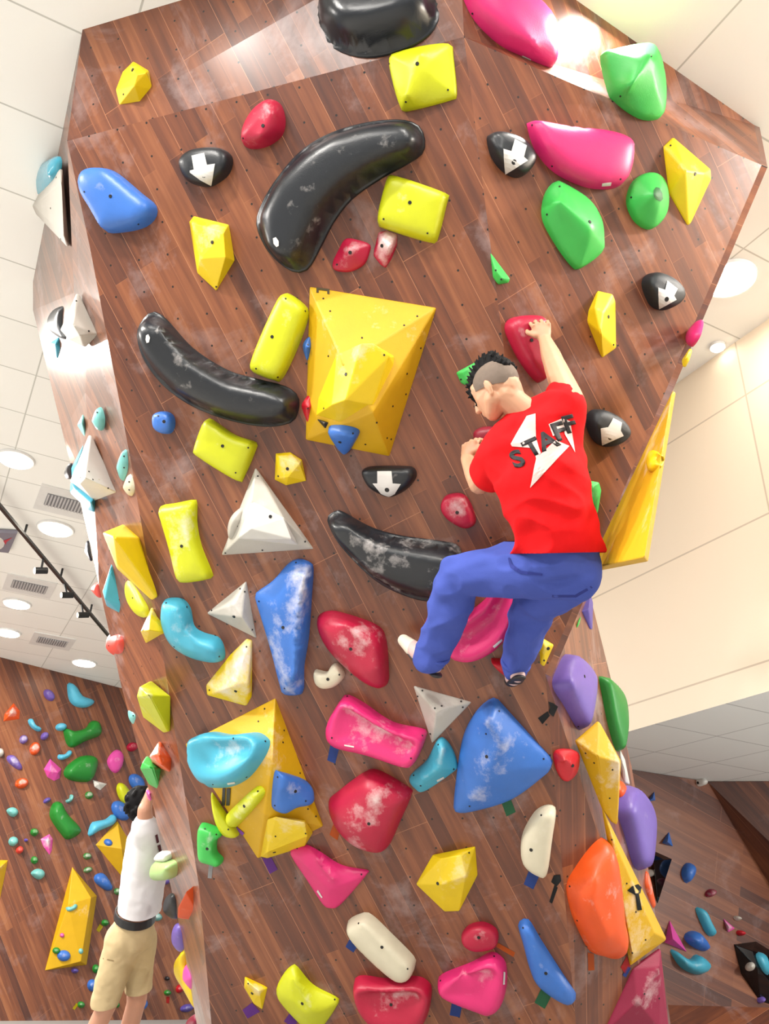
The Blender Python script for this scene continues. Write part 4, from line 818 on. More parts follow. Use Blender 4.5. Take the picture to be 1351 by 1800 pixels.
bp('yellow volume cut off by the left edge of the photo', 'dyellow', [(14, 1512), (0, 1580), (-40, 1620), (-30, 1511)], [(-5, 1530, .15)], vol=True, chalk=.4)
bh('blue half-moon hold left of the person\'s waist', 'blue', 182, 1550, 19, 14, 30, 'half', ht=.1)
bh('small pale green hold at the person\'s back', 'dgreen', 206, 1567, 6, 6, chalk=.9)
bh('small green hold beside the person\'s belt', 'dgreen', 184, 1622, 6, 6, chalk=.5)
bh('tiny purple hold below the yellow sail volume', 'dpurple', 131, 1706, 6, 5)
bh('green hold half hidden behind the khaki shorts', 'dgreen', 168, 1703, 6, 8)
bh('blue ball hold half hidden behind the khaki shorts', 'blue', 162, 1732, 9, 11)
bh('small dark green hold left of the bent shin', 'dgreen', 142, 1766, 6, 6)
bh('small green hold between the person\'s legs', 'dgreen', 204, 1766, 5, 6)
bh('blue ball hold right of the standing leg', 'blue', 247, 1764, 12, 12, ht=.1)
bh('pale aqua hold right of the belt', 'aqua', 276, 1612, 8, 7, chalk=.7)
bh('small purple hold right of the white shirt', 'purple', 291, 1547, 7, 8, chalk=.5)
bh('tiny lilac hold right of the shirt hem', 'purple', 281, 1578, 4, 6, chalk=.9)
bh('crimson small hold peeking out at the tower\'s left edge', 'crimson', 232, 1313, 10, 8, -20)
bh('tiny dark hold low on the back wall', 'black', 293, 1720, 4, 4)
bh('small dark green hold above the red tape at the wall foot', 'dgreen', 294, 1745, 6, 5, chalk=.4)
bh('small red hold near the foot of the back wall', 'red', 315, 1738, 6, 8, 20)
bh('purple bar hold at the foot of the back wall', 'dpurple', 328, 1772, 12, 7, -15)
tape('red tape strip at the foot of the left back wall', 'red', FBL, [(292, 1752), (298, 1752), (297, 1764), (292, 1763)])
tape('yellow tape strip beside the bent shin', 'yellow', FBL, [(134, 1763), (138, 1766), (131, 1775), (127, 1773)])
tape('yellow tape strip beside the belt', 'yellow', FBL, [(175, 1624), (181, 1629), (174, 1639), (169, 1635)])
# ------------------------------------------------------------------ right back wall
bp('small blue triangular hold high on the right back wall', 'blue', [(1149, 1392), (1151, 1407), (1138, 1409)], [(1147, 1403, .05)], fc=FBR, chalk=.2)
bp('blue triangular hold above the mirror-black triangle', 'blue', [(1175, 1462), (1182, 1488), (1163, 1482)], [(1173, 1480, .07)], fc=FBR, chalk=.3)
bh('blue drop hold right of the mirror-black triangle', 'blue', 1208, 1535, 18, 12, -80, 'drop', fc=FBR, chalk=.3)
bh('small maroon hold right of the blue drop hold', 'burg', 1247, 1570, 9, 7, -25, fc=FBR, chalk=.8)
H('cyan curved hold leaning right on the right back wall', 'cyan', FBR, [(1221, 1597), (1230, 1596), (1239, 1603), (1247, 1622), (1256, 1637), (1254, 1645), (1244, 1645), (1234, 1630)], [(1231, 1608), (1245, 1636)], .09, 'dome', n=24, chalk=.3, group='holds on the back wall at the right')
bp('pale pink small triangular hold near the right edge of the photo', 'bpink', [(1271, 1615), (1291, 1632), (1279, 1639)], [(1280, 1629, .05)], fc=FBR, chalk=.9)
bh('tiny grey hold above the pale pink triangle', 'grey', 1294, 1614, 6, 4, 25, fc=FBR)
bh('tiny red hold beside the pale pink triangle', 'red', 1300, 1640, 7, 5, 20, fc=FBR)
bp('hot pink spearhead hold on the right back wall', 'bpink', [(1176, 1618), (1206, 1673), (1168, 1657)], [(1182, 1650, .09)], fc=FBR, chalk=0)
bh('blue half-moon hold between the pink spearhead and the cyan hold', 'blue', 1224, 1654, 24, 16, 25, 'half', fc=FBR, ht=.11)
H('cyan banana hold below the pink spearhead', 'cyan', FBR, [(1177, 1672), (1182, 1669), (1200, 1684), (1213, 1685), (1222, 1677), (1240, 1688), (1247, 1697), (1240, 1709), (1222, 1713), (1195, 1700)], [(1190, 1684), (1218, 1697), (1235, 1697)], .10, 'dome', n=28, chalk=.4, group='holds on the back wall at the right')
GB = dict(c='navy')
_mm = plain('glossy black laminate', (8, 10, 14), .06, chalk=0, bump=0)
def gloss(o): o.data.materials.clear(); o.data.materials.append(_mm)
o, _ = bp('mirror-black triangular volume on the right back wall', 'navy', [(1142, 1493), (1180, 1510), (1155, 1588)], [(1149, 1513, .12)], fc=FBR, vol=True, bevel=.003); gloss(o)
o, _ = bp('mirror-black volume cut off by the right edge of the photo', 'navy', [(1289, 1660), (1328, 1655), (1400, 1700), (1400, 1780), (1335, 1760), (1302, 1712)], [(1330, 1700, .14), (1322, 1672, .12)], fc=FBR, vol=True, key='b3', bevel=.003); gloss(o)
bh('small white hold left of the mirror-black triangle', 'white', 1142, 1535, 4, 7, fc=FBR)
bh('cyan hold on the right mirror-black volume', 'cyan', 1341, 1693, 22, 10, 60, 'half', fc=FBR, conform='b3', ht=.06)
bh('small pale hold on the right mirror-black volume', 'grey', 1318, 1699, 9, 8, -20, fc=FBR, conform='b3', ht=.05)
bh('small lilac hold under the right mirror-black volume', 'purple', 1335, 1757, 5, 7, fc=FBR)
# sensor on the right back wall
o, bv = H('small white camera box on the right wall under the low ceiling', 'white', FBR, [(1224, 1369), (1234, 1371), (1235, 1381), (1225, 1381)], [(1229, 1376)], .10, 'pillow', chalk=0, cat='camera', name='security_camera', n=16)
bolts(bv, o, [(1226, 1376)], .012, 'camera_lens')

# ------------------------------------------------------------------ ceiling fittings
def cyl(bm, c, r1, r2, d, axis=V((0, 0, 1)), seg=32):
    r = bmesh.ops.create_cone(bm, cap_ends=True, segments=seg, radius1=r1, radius2=r2, depth=d)
    bmesh.ops.transform(bm, matrix=Matrix.Translation(c) @ axis.normalized().to_track_quat('Z', 'Y').to_matrix().to_4x4(), verts=r['verts'])
RIM = plain('white painted metal', (252, 252, 250), .5)
def lamp(label, c, r=.16, strength=14, col=(255, 246, 228), power=0, grp='recessed ceiling lamps'):
    e = bpy.data.objects.new('ceiling_lamp', None); COL.objects.link(e); e.location = c; tag(e, label, 'lamp', grp)
    bm = bmesh.new(); cyl(bm, c + V((0, 0, -.012)), r * 1.15, r * 1.2, .02); from_bm('lamp_rim', bm, RIM, e)
    bm = bmesh.new(); cyl(bm, c + V((0, 0, -.026)), r, r, .006); from_bm('diffuser', bm, plain('lamp diffuser %s' % strength, col, .5, emit=strength), e)
    return e
for (x, y, lb, z, r, st) in [(28, 806, 'glowing ceiling lamp at the left edge above the air vent', ZC, .14, 16), (98, 928, 'bright ceiling lamp below the nearest air vent', ZC, .16, 16),
                   (30, 1060, 'ceiling lamp under the middle air vent, above the yellowish one', ZC, .15, 14), (14, 1111, 'ceiling lamp at the left edge lowest but one', ZC, .15, 14), (148, 1164, 'ceiling lamp closest to the back wall, right of the others', ZC, .16, 14),
                   (1281, 488, 'dazzling ceiling lamp right of the tower', ZC, .14, 70), (1260, 607, 'small round spot lamp above the beige fascia', ZC, .045, 14)]:
    lamp(lb, on_z(x, y, z), r, st)
dU = V((math.cos(math.radians(27)), math.sin(math.radians(27)), 0)); dW = V((-dU.y, dU.x, 0))
VG = plain('vent grey metal', (212, 212, 214), .5)
def vent(label, px):
    c = on_z(*px, ZC) + V((0, 0, -.005))
    e = bpy.data.objects.new('air_vent', None); COL.objects.link(e); e.location = c; tag(e, label, 'air vent', 'ceiling air vents')
    def bx(name, cc, a, b, h, m):
        bm = bmesh.new()
        for sx in (-1, 1):
            for sy in (-1, 1):
                for sz in (-1, 1): bm.verts.new(cc + dU * a * sx + dW * b * sy + V((0, 0, h * sz)))
        bmesh.ops.convex_hull(bm, input=bm.verts); from_bm(name, bm, m, e)
    bx('frame', c, .28, .28, .006, plain('vent panel white', (252, 252, 250), .6))
    bx('backing', c + V((0, 0, -.007)), .20, .13, .003, plain('vent dark', (150, 150, 154), .7))
    for k in range(13): bx('slat', c + dU * (-.186 + .031 * k) + V((0, 0, -.016)), .0075, .125, .005, VG)
vent('nearest ceiling air vent, partly hidden by the tower', (118, 884)); vent('middle ceiling air vent between the rows of lamps', (52, 1030)); vent('farthest ceiling air vent, just above the black track', (92, 1127))
# track with spot heads
BLK = plain('black painted metal', (30, 32, 36), .4)
t0, t1 = on_z(-8, 880, ZC - .12), on_z(188, 1114, ZC - .12)
bm = bmesh.new(); d = (t1 - t0).normalized(); sd = d.cross(V((0, 0, 1)))
for p in (t0 - d * 1.0, t1 + d * .2):
    for a in (-1, 1):
        for b in (-1, 1): bm.verts.new(p + sd * .019 * a + V((0, 0, .014 * b)))
bmesh.ops.convex_hull(bm, input=bm.verts)
e = bpy.data.objects.new('track_light', None); COL.objects.link(e); e.location = t0; tag(e, 'black ceiling track with three spot heads crossing the left ceiling', 'track light')
from_bm('rail', bm, BLK, e)
bm = bmesh.new()
for k in range(3): cyl(bm, t0.lerp(t1, .2 + .3 * k) + V((0, 0, .07)), .012, .012, .12)
from_bm('hanger', bm, BLK, e)
for (x, y) in ((72, 1003), (118, 1046), (146, 1081)):
    c = on_z(x, y, ZC - .27); q = (c - t0).dot(d) * d + t0
    bm = bmesh.new(); cyl(bm, (c + q) / 2, .012, .012, (c - q).length, (c - q)); ax = V((-.7, -.5, -.25)); cyl(bm, c, .036, .036, .13, ax)
    h_ = from_bm('spot_head', bm, BLK, e)
    bm = bmesh.new(); cyl(bm, c + ax.normalized() * .066, .03, .03, .006, ax); from_bm('lens', bm, plain('spot lens', (255, 240, 210), .3, emit=6), h_)
# grey ceiling poster / fan cover at the left edge
P0 = [on_z(x, y, ZC - .05) for x, y in ((-25, 935), (30, 938), (15, 972), (-30, 968))]
bm = bmesh.new(); vs = [bm.verts.new(p) for p in P0] + [bm.verts.new(p + V((0, 0, .04))) for p in P0]; bmesh.ops.convex_hull(bm, input=bm.verts)
bvp = bvh_of(bm); o = from_bm('ceiling_panel', bm, plain('grey printed panel', (140, 136, 150), .6)); tag(o, 'grey panel with a white disc and a red stroke at the left edge', 'ceiling panel')
d1 = decal('white_disc', [(-4 + 12 * math.cos(t), 955 + 11 * math.sin(t)) for t in [i * math.pi / 6 for i in range(12)]], bvp, WHT, o, cuts=1)
d2 = decal('red_stroke', [(6, 950), (22, 944), (12, 952), (10, 957)], bvp, plain('red ink', (205, 60, 80), .5), o, off=.006, cuts=1)
# ------------------------------------------------------------------ people
def blob(name, parts, mat, voxel, parent=None, smooth_it=4, cuts=(), wrinkle=None, origin=None):
    """one continuous surface from tapered limb segments: parts are lists of (centre, radius or (ra,rb,rc,basis))"""
    bm = bmesh.new()
    for seg in parts:
        tmp = bmesh.new()
        for c, r in seg:
            g = bmesh.ops.create_icosphere(tmp, subdivisions=3 if len(parts) < 60 else 2, radius=1)
            if isinstance(r, (int, float)): mt = Matrix.Diagonal((r, r, r, 1))
            else:
                (ra, rb, rc), (ea, eb, ec) = r
                mt = Matrix(((ea.x * ra, eb.x * rb, ec.x * rc, 0), (ea.y * ra, eb.y * rb, ec.y * rc, 0), (ea.z * ra, eb.z * rb, ec.z * rc, 0), (0, 0, 0, 1)))
            bmesh.ops.transform(tmp, matrix=Matrix.Translation(c) @ mt, verts=g['verts'])
        r = bmesh.ops.convex_hull(tmp, input=tmp.verts)
        bmesh.ops.delete(tmp, geom=list({g for g in r['geom_interior'] + r['geom_unused'] if isinstance(g, bmesh.types.BMVert)}), context='VERTS')
        me = bpy.data.meshes.new('t'); tmp.to_mesh(me); tmp.free(); bm.from_mesh(me); bpy.data.meshes.remove(me)
    me = bpy.data.meshes.new('t'); bm.to_mesh(me); bm.free()
    t = bpy.data.objects.new('t', me); COL.objects.link(t)
    md = t.modifiers.new('r', 'REMESH'); md.mode = 'VOXEL'; md.voxel_size = voxel
    dg = bpy.context.evaluated_depsgraph_get(); m2 = bpy.data.meshes.new_from_object(t.evaluated_get(dg))
    bpy.data.objects.remove(t)
    bm = bmesh.new(); bm.from_mesh(m2); bpy.data.meshes.remove(m2)
    for _ in range(smooth_it): bmesh.ops.smooth_vert(bm, verts=bm.verts, factor=.5, use_axis_x=True, use_axis_y=True, use_axis_z=True)
    if wrinkle:
        bm.normal_update(); 
        for v in bm.verts: v.co += v.normal * wrinkle(v.co)
    for p, n in cuts:
        bmesh.ops.bisect_plane(bm, geom=bm.verts[:] + bm.edges[:] + bm.faces[:], plane_co=p, plane_no=n, clear_outer=True)
    bvh = bvh_of(bm)
    o = from_bm(name, bm, mat, parent, smooth=True, origin=origin)
    return o, bvh
def skin(name, col):
    m = plain(name, col, .55, chalk=0, scale=20, bump=.05, amt=.04)
    b = m.node_tree.nodes['Principled BSDF']; b.inputs['Subsurface Weight'].default_value = .12; b.inputs['Subsurface Radius'].default_value = (.02, .008, .004)
    return m
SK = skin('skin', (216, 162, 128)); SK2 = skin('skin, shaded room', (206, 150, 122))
def cloth(name, col, rough=.85): return plain(name, col, rough, chalk=0, scale=30, bump=.3, amt=.05, spec=.2)
def ell(a, b, c, ea, eb):
    ea = ea.normalized(); ec = ea.cross(eb).normalized(); eb = ec.cross(ea).normalized()
    return ((a, b, c), (ea, eb, ec))
def folds(fr, amp, dirn=None, seed=0):
    def f(p):
        q = p * fr + V((seed, 0, 0))
        a = noise.noise(q); b = noise.noise(q * 2.3 + V((3, 1, 7)))
        return amp * (1 - abs(a) * 3.2) * .6 + amp * .45 * b
    return f

# ---- climber -------------------------------------------------------------
T = at(972, 985, 3.34)
climber = bpy.data.objects.new('person', None); COL.objects.link(climber); climber.location = T
tag(climber, 'person in red printed t-shirt and blue trousers climbing the tower', 'person')
hR, wR, eR, sR = at(950, 571, 3.67), at(957, 596, 3.66), at(976, 646, 3.50), at(1000, 704, 3.34)
hL, wL, eL, sL = at(826, 780, 3.68), at(820, 806, 3.66), at(842, 850, 3.50), at(876, 783, 3.36)
neckb, neckt = at(932, 735, 3.36), at(900, 706, 3.38)
# head frame: up points to the crown (upper left in the picture), face looks left-down and into the wall
hc = at(869, 683, 3.40)
hup = (RGT * -.38 + UPV * .80 + FWD * .40).normalized()
hfw = (RGT * -.74 + UPV * -.42 + FWD * .55); hfw = (hfw - hup * hfw.dot(hup)).normalized()
hsd = hfw.cross(hup).normalized()
if hsd.dot(FWD) > 0: hsd = -hsd      # the ear side seen by the camera
def hd(f, u, s): return hc + hfw * f + hup * u + hsd * s
spine = [at(938, 770, 3.36), at(955, 840, 3.32), at(968, 915, 3.31), at(978, 985, 3.34)]
lat = [(RGT * .84 + UPV * .54), (RGT * .93 + UPV * .33), (RGT * .98 + UPV * .16), (RGT * 1 + UPV * .07)]
def torso(sc):
    pr = [(.135, .10, .08), (.155, .115, .09), (.142, .105, .08), (.158, .115, .07)]
    return [(c, ell(a * sc, b * sc, d * sc, l, FWD)) for c, l, (a, b, d) in zip(spine, lat, pr)]
ts = torso(.9)
kL, aL, hipL = at(808, 1012, 3.56), at(764, 1140, 3.72), at(935, 1000, 3.36)
kR, aR, hipR = at(938, 1062, 3.62), at(906, 1172, 3.84), at(1005, 1000, 3.37)
def finger(bs, pts, r0=.0088, r1=.0072):
    ps = [bs] + pts
    return [[(a, r0 + (r1 - r0) * i / len(ps)), (b, r0 + (r1 - r0) * (i + 1) / len(ps))] for i, (a, b) in enumerate(zip(ps, ps[1:]))]
def hand(w, h, across, into, over, thumb_side, wide=.019, ln=1.0):
    """palm from wrist w to knuckles h; fingers bend over the hold (into the wall, then back down)"""
    segs = [[(w, .027), (w.lerp(h, .5), ell(.036, .018, .03, across, into))],
            [(w.lerp(h, .45), ell(.038, .018, .028, across, into)), (h - (h - w).normalized() * .010, ell(.040, .014, .014, across, into))]]
    up = (h - w).normalized()
    for i, (k, L) in enumerate(((-1.5, .90), (-.5, 1.03), (.5, 1.0), (1.5, .82))):
        b = h + across * wide * k - up * .004 * abs(k)
        L *= ln
        p1 = b + (up * .72 + into * .62 + across * k * .10).normalized() * .036 * L
        p2 = p1 + (into * .92 + up * .12 + over * .18).normalized() * .027 * L
        p3 = p2 + (into * .35 + over * .90).normalized() * .021 * L
        segs += finger(b - up * .012, [p1, p2, p3])
        segs += [[(b, .0112), (b + up * .006 - into * .004, .0098)]]
    tb = w.lerp(h, .35) + across * thumb_side * .034
    t1 = tb + (across * thumb_side * .75 + up * .5 + into * .35).normalized() * .036
    t2 = t1 + (up * .6 + into * .8).normalized() * .03
    segs += [[(w.lerp(h, .3) + across * thumb_side * .016, .018), (tb, .015)], [(tb, .0135), (t1, .0115)], [(t1, .0112), (t2, .0088)]]
    return segs
upR = (hR - wR).normalized()
parts = []
parts += [[ts[0], ts[1]], [ts[1], ts[2]], [ts[2], ts[3]]]
parts += [[(ts[0][0], .09), (sR, .056)], [(ts[0][0], .09), (sL, .056)], [(neckb, .060), (ts[0][0], .09)]]
parts += [[(neckb, .066), (neckt, .056)], [(neckt, .056), (hd(-.03, -.06, 0), .058)], [(neckt, .056), (hd(-.05, -.03, 0), .056)], [(neckb, .060), (hd(-.03, -.07, 0), .052)]]
# arms
parts += [[(sR, .060), (eR, .047)], [(eR, .046), (eR.lerp(wR, .35), .043)], [(eR.lerp(wR, .35), .043), (wR, .027)]]
parts += [[(sL, .060), (eL, .046)], [(eL, .046), (eL.lerp(wL, .35), .043)], [(eL.lerp(wL, .35), .043), (wL, .028)]]
parts += hand(wR, hR, (RGT * .96 + UPV * .1 - FWD * .1).normalized(), FWD, -UPV, -1, wide=.0215)
parts += hand(wL, hL, (RGT * .75 + UPV * .25 - FWD * .55).normalized(), (FWD * .8 + RGT * .6).normalized(), (RGT * .4 - UPV * .8).normalized(), 1, wide=.0215, ln=.9)
# head
parts += [[(hd(-.012, .012, 0), ell(.098, .080, .092, hfw, hsd))],
          [(hd(.02, -.02, 0), ell(.078, .070, .08, hfw, hsd)), (hd(.055, -.085, 0), ell(.034, .036, .028, hfw, hsd))],
          [(hd(.055, .03, 0), ell(.038, .06, .045, hfw, hsd)), (hd(.06, -.03, 0), ell(.03, .052, .04, hfw, hsd))],
          [(hd(.092, .012, 0), .010), (hd(.108, -.032, 0), .013)], [(hd(.108, -.032, 0), .012), (hd(.092, -.038, 0), ell(.01, .02, .008, hfw, hsd))],
          [(hd(.088, -.062, 0), ell(.010, .022, .006, hfw, hsd)), (hd(.086, -.070, 0), ell(.010, .018, .006, hfw, hsd))],
          [(hd(.08, .022, .03), ell(.010, .02, .008, hfw, hsd)), (hd(.08, .022, -.03), ell(.010, .02, .008, hfw, hsd))],
          [(hd(.01, -.055, .045), .035), (hd(.05, -.08, .02), .026)]]
for s in (1, -1):   # ears
    ec = hd(-.012, -.022, .080 * s)
    parts += [[(ec, ell(.015, .008, .026, hfw, hsd)), (ec + hsd * .008 * s + hup * .004, ell(.017, .004, .028, (hfw * .9 - hsd * s * .25), hsd))], [(ec - hup * .022, .010), (ec - hup * .032 + hfw * .004, .008)]]
# legs
parts += [[(hipL, .085), (kL, .058)], [(kL, .056), (kL.lerp(aL, .35), .054)], [(kL.lerp(aL, .35), .054), (aL, .036)]]
parts += [[(hipR, .085), (kR, .058)], [(kR, .056), (kR.lerp(aR, .35), .054)], [(kR.lerp(aR, .35), .054), (aR, .036)]]
tL = at(712, 1128, 3.92); tR = at(897, 1196, 3.92); heL = at(762, 1172, 3.72); heR = at(909, 1186, 3.80)
parts += [[(aL, .034), (heL, .030)], [(heL, .030), (heL.lerp(tL, .55), .034)], [(heL.lerp(tL, .55), .032), (tL, .020)]]
parts += [[(aR, .034), (heR, .030)], [(heR, .030), (heR.lerp(tR, .55), .034)], [(heR.lerp(tR, .55), .032), (tR, .020)]]
body, bvb = blob('body', parts, SK, .0042, climber, 2)
# eyes are turned away; eyebrow and mouth line on the visible side
bw = [hd(.084, .030, .022), hd(.070, .034, .050)]
def tube(name, pts, r, mat, parent):
    cu = bpy.data.curves.new(name, 'CURVE'); cu.dimensions = '3D'; sp = cu.splines.new('POLY'); sp.points.add(len(pts) - 1)
    for q, p in zip(sp.points, pts): q.co = (*p, 1)
    cu.bevel_depth = r; cu.bevel_resolution = 2; cu.use_fill_caps = True
    t = bpy.data.objects.new(name, cu); COL.objects.link(t); dg = bpy.context.evaluated_depsgraph_get()
    me = bpy.data.meshes.new_from_object(t.evaluated_get(dg)); bpy.data.objects.remove(t); bpy.data.curves.remove(cu)
    bm = bmesh.new(); bm.from_mesh(me); bpy.data.meshes.remove(me); return from_bm(name, bm, mat, parent, smooth=True)
HAIR = plain('black hair', (12, 11, 13), .7, chalk=0, bump=0, spec=.15)
tube('eyebrow', bw, .004, HAIR, climber)
# shaved sides: a thin cap of stubble over the skull, mohawk strip of spikes on top
STUB = plain('shaved hair stubble', (118, 102, 90), .8, chalk=0, scale=60, bump=.3)
o_, _ = blob('shaved_hair', [[(hd(-.014, .014, 0), ell(.0995, .0815, .0935, hfw, hsd))]], STUB, .005, climber, 1,
             cuts=[(hd(.055, 0, 0), hfw), (hd(-.03, -.022, 0), (-hup * .9 + hfw * .35).normalized())])
sp = []
random.seed(3)
for i in range(520):
    a = math.radians(random.uniform(-20, 168)); s = max(-.042, min(.042, random.gauss(0, .019)))
    base = hd(-.012 + .097 * math.cos(a), .012 + (.091 - s * s * 8) * math.sin(a), s)
    nrm = (hfw * math.cos(a) + hup * math.sin(a)).normalized()
    ln = .014 + .034 * max(0, math.sin(a)) ** 2
    if a > math.radians(125): ln *= .6
    pass
    tip = base + (nrm + V((random.uniform(-.25, .25),) * 3) * .4 + hsd * random.uniform(-.22, .22) - hfw * .25).normalized() * ln * random.uniform(.6, 1.1)
    sp.append([(base - nrm * .004, .0088), (tip, .0030)])
o_, _ = blob('mohawk_hair', sp, HAIR, .0034, climber, 0)
# shirt
RED = cloth('red cotton jersey', (226, 14, 22))
hem_p, hem_n = at(978, 972, 3.34), (-UPV + RGT * .02 - FWD * .05).normalized()
spn2 = [ (c, ell(a, b, d, l, FWD)) for c, l, (a, b, d) in zip([at(938, 775, 3.36), at(950, 835, 3.32), at(968, 905, 3.31), at(980, 972, 3.33), at(982, 1020, 3.34)], lat + [lat[-1]],
         [(.155, .118, .09), (.188, .132, .08), (.163, .125, .07), (.166, .135, .05), (.168, .136, .05)])]
sh = [[spn2[i], spn2[i + 1]] for i in range(4)]
slR, slL = at(989, 688, 3.41), at(860, 832, 3.45)
sh += [[(at(940, 765, 3.36), .112), (at(996, 712, 3.35), .075)], [(at(996, 712, 3.35), .075), (slR, .066)],
       [(at(935, 790, 3.35), .118), (at(880, 795, 3.37), .088)], [(at(880, 795, 3.37), .088), (slL, .076)],
       [(at(926, 742, 3.37), .082), (at(940, 775, 3.36), .115)], [(at(926, 742, 3.37), .080), (at(880, 795, 3.37), .086)], [(at(926, 742, 3.37), .080), (at(996, 712, 3.35), .074)], [(at(996, 712, 3.35), .07), (spn2[1][0] + lat[1] * .09, .07)],
       [(at(880, 795, 3.37), .085), (spn2[1][0] - lat[1] * .09, .085)]]
def shirt_w(p):
    a = noise.noise(V((p.x * 5 + p.z * 4, p.y * 5, p.z * 9))); b = noise.noise(p * 17 + V((5, 5, 5)))
    low = max(0, min(1, (T.z + .18 - p.z) / .15))
    return .016 * (1 - abs(a) * 3) * (.5 + low) + .005 * b
shirt, bvs = blob('t_shirt', sh, RED, .0075, climber, 5, cuts=[(hem_p, hem_n)], wrinkle=shirt_w)
md = shirt.modifiers.new('Solidify', 'SOLIDIFY'); md.thickness = .004; md.offset = -1
# neck and cuff trims follow the openings
def ring(name, c, ax, ra, rb, e1, mat, parent, r=.004):
    ax = ax.normalized(); e1 = (e1 - ax * e1.dot(ax)).normalized(); e2 = ax.cross(e1)
    return tube(name, [c + e1 * ra * math.cos(t) + e2 * rb * math.sin(t) for t in [i * math.tau / 28 for i in range(29)]], r, mat, parent)
# print on the back
PW = plain('white shirt print', (226, 206, 200), .7, chalk=0, bump=0); PK = plain('black shirt print', (30, 24, 30), .7, chalk=0, bump=0)
def zp(pts): return [(680 + x / 3.3775, 520 + y / 3.3775) for x, y in pts]
for poly in ([(735, 880), (830, 717), (881, 703), (883, 850), (862, 905), (742, 893)], [(885, 965), (1000, 858), (1078, 893), (850, 1138)], [(862, 868), (884, 850), (912, 935), (885, 970)],
             [(958, 765), (1040, 728), (1060, 790), (985, 835)], [(1042, 728), (1085, 745), (1113, 930), (1052, 822)]):
    decal('shirt_print', zp(poly), bvs, PW, shirt, off=.0030, cuts=7)
def letter(ch, cx, cy, h, ang, sx=1.0, off=.0038, shear=0):
    cu = bpy.data.curves.new('t', 'FONT'); cu.body = ch; cu.size = 1; cu.offset = .035; cu.align_x = 'CENTER'; cu.align_y = 'CENTER'; cu.resolution_u = 4
    t = bpy.data.objects.new('t', cu); COL.objects.link(t); dg = bpy.context.evaluated_depsgraph_get()
    me = bpy.data.meshes.new_from_object(t.evaluated_get(dg)); bpy.data.objects.remove(t)
    bm = bmesh.new(); bm.from_mesh(me); bpy.data.meshes.remove(me)
    bmesh.ops.triangulate(bm, faces=bm.faces)
    xs = [v.co.x for v in bm.verts]; ys = [v.co.y for v in bm.verts]; mx, my = (min(xs) + max(xs)) / 2, (min(ys) + max(ys)) / 2; hh = max(ys) - min(ys)
    c, s = math.cos(ang), math.sin(ang)
    for v in bm.verts:
        x = (v.co.x - mx) / hh * h * sx; y = -(v.co.y - my) / hh * h; x += y * shear
        v.co = V((cx + x * c - y * s, cy + x * s + y * c, 0))
    bmesh.ops.subdivide_edges(bm, edges=bm.edges, cuts=2, use_grid_fill=True)
    _lay('shirt_lettering', bm, bvs, PK, shirt, off)
for ch, cx, cy, h, a, sx in (('S', 774, 968, 108, -18, 1.15), ('T', 862, 902, 105, -24, 1.05), ('A', 948, 860, 112, -22, 1.05), ('F', 1022, 805, 112, -18, 1.15), ('F', 1082, 762, 108, -14, 1.1)):
    letter(ch, 680 + cx / 3.3775, 520 + cy / 3.3775, h / 3.3775, math.radians(a), sx, shear=.12)
# trousers
BLU = cloth('blue cotton twill', (74, 92, 180))
tr = [[(at(978, 962, 3.34), ell(.158, .118, .05, lat[3], FWD)), (at(976, 1005, 3.35), ell(.168, .128, .05, lat[3], FWD))],
      [(at(1005, 1002, 3.36), .118), (at(945, 1000, 3.37), .118)], [(at(950, 995, 3.37), .118), (kL + (kL - hipL) * 0, .088)],
      [(hipL, .11), (kL, .088)], [(kL, .088), (kL.lerp(aL, .5), .090)], [(kL.lerp(aL, .5), .088), (aL, .074)], [(aL, .074), (at(757, 1154, 3.72), .072)],
      [(at(1003, 1005, 3.37), .118), (kR, .090)], [(kR, .088), (kR.lerp(aR, .45), .078)], [(kR.lerp(aR, .45), .078), (aR, .060)]]
def tr_w(p):
    a = noise.noise(V((p.x * 4, p.y * 4, p.z * 7)) * 1.6); b = noise.noise(V((p.x * 9 + p.z * 12, p.y * 9, p.z * 16)))
    k = min((p - kL).length, (p - kR).length); m = 1.3 + 2.2 * max(0, 1 - k / .22)
    return .009 * (1 - abs(a) * 3) + .006 * m * b
trous, bvt = blob('trousers', tr, BLU, .0075, climber, 4, cuts=[(at(978, 950, 3.34), (UPV - RGT * .04).normalized())], wrinkle=tr_w)
# rolled cuffs, pocket seams
ring('trouser_cuff', at(760, 1150, 3.72), aL - kL, .070, .066, RGT, BLU, trous, .010)
ring('trouser_cuff', at(906, 1166, 3.83), aR - kR, .060, .056, RGT, BLU, trous, .010)
SEAM = cloth('darker blue seam', (52, 62, 140))
decal('pocket_flap', [(893, 981), (896, 980), (901, 992), (915, 1003), (953, 1008), (953, 1011), (914, 1008), (897, 997)], bvt, SEAM, trous, off=.003, cuts=2)
decal('trouser_seam', [(970, 1046), (1010, 1046), (1038, 1030), (1041, 1033), (1012, 1050), (970, 1050)], bvt, SEAM, trous, off=.001, cuts=2)
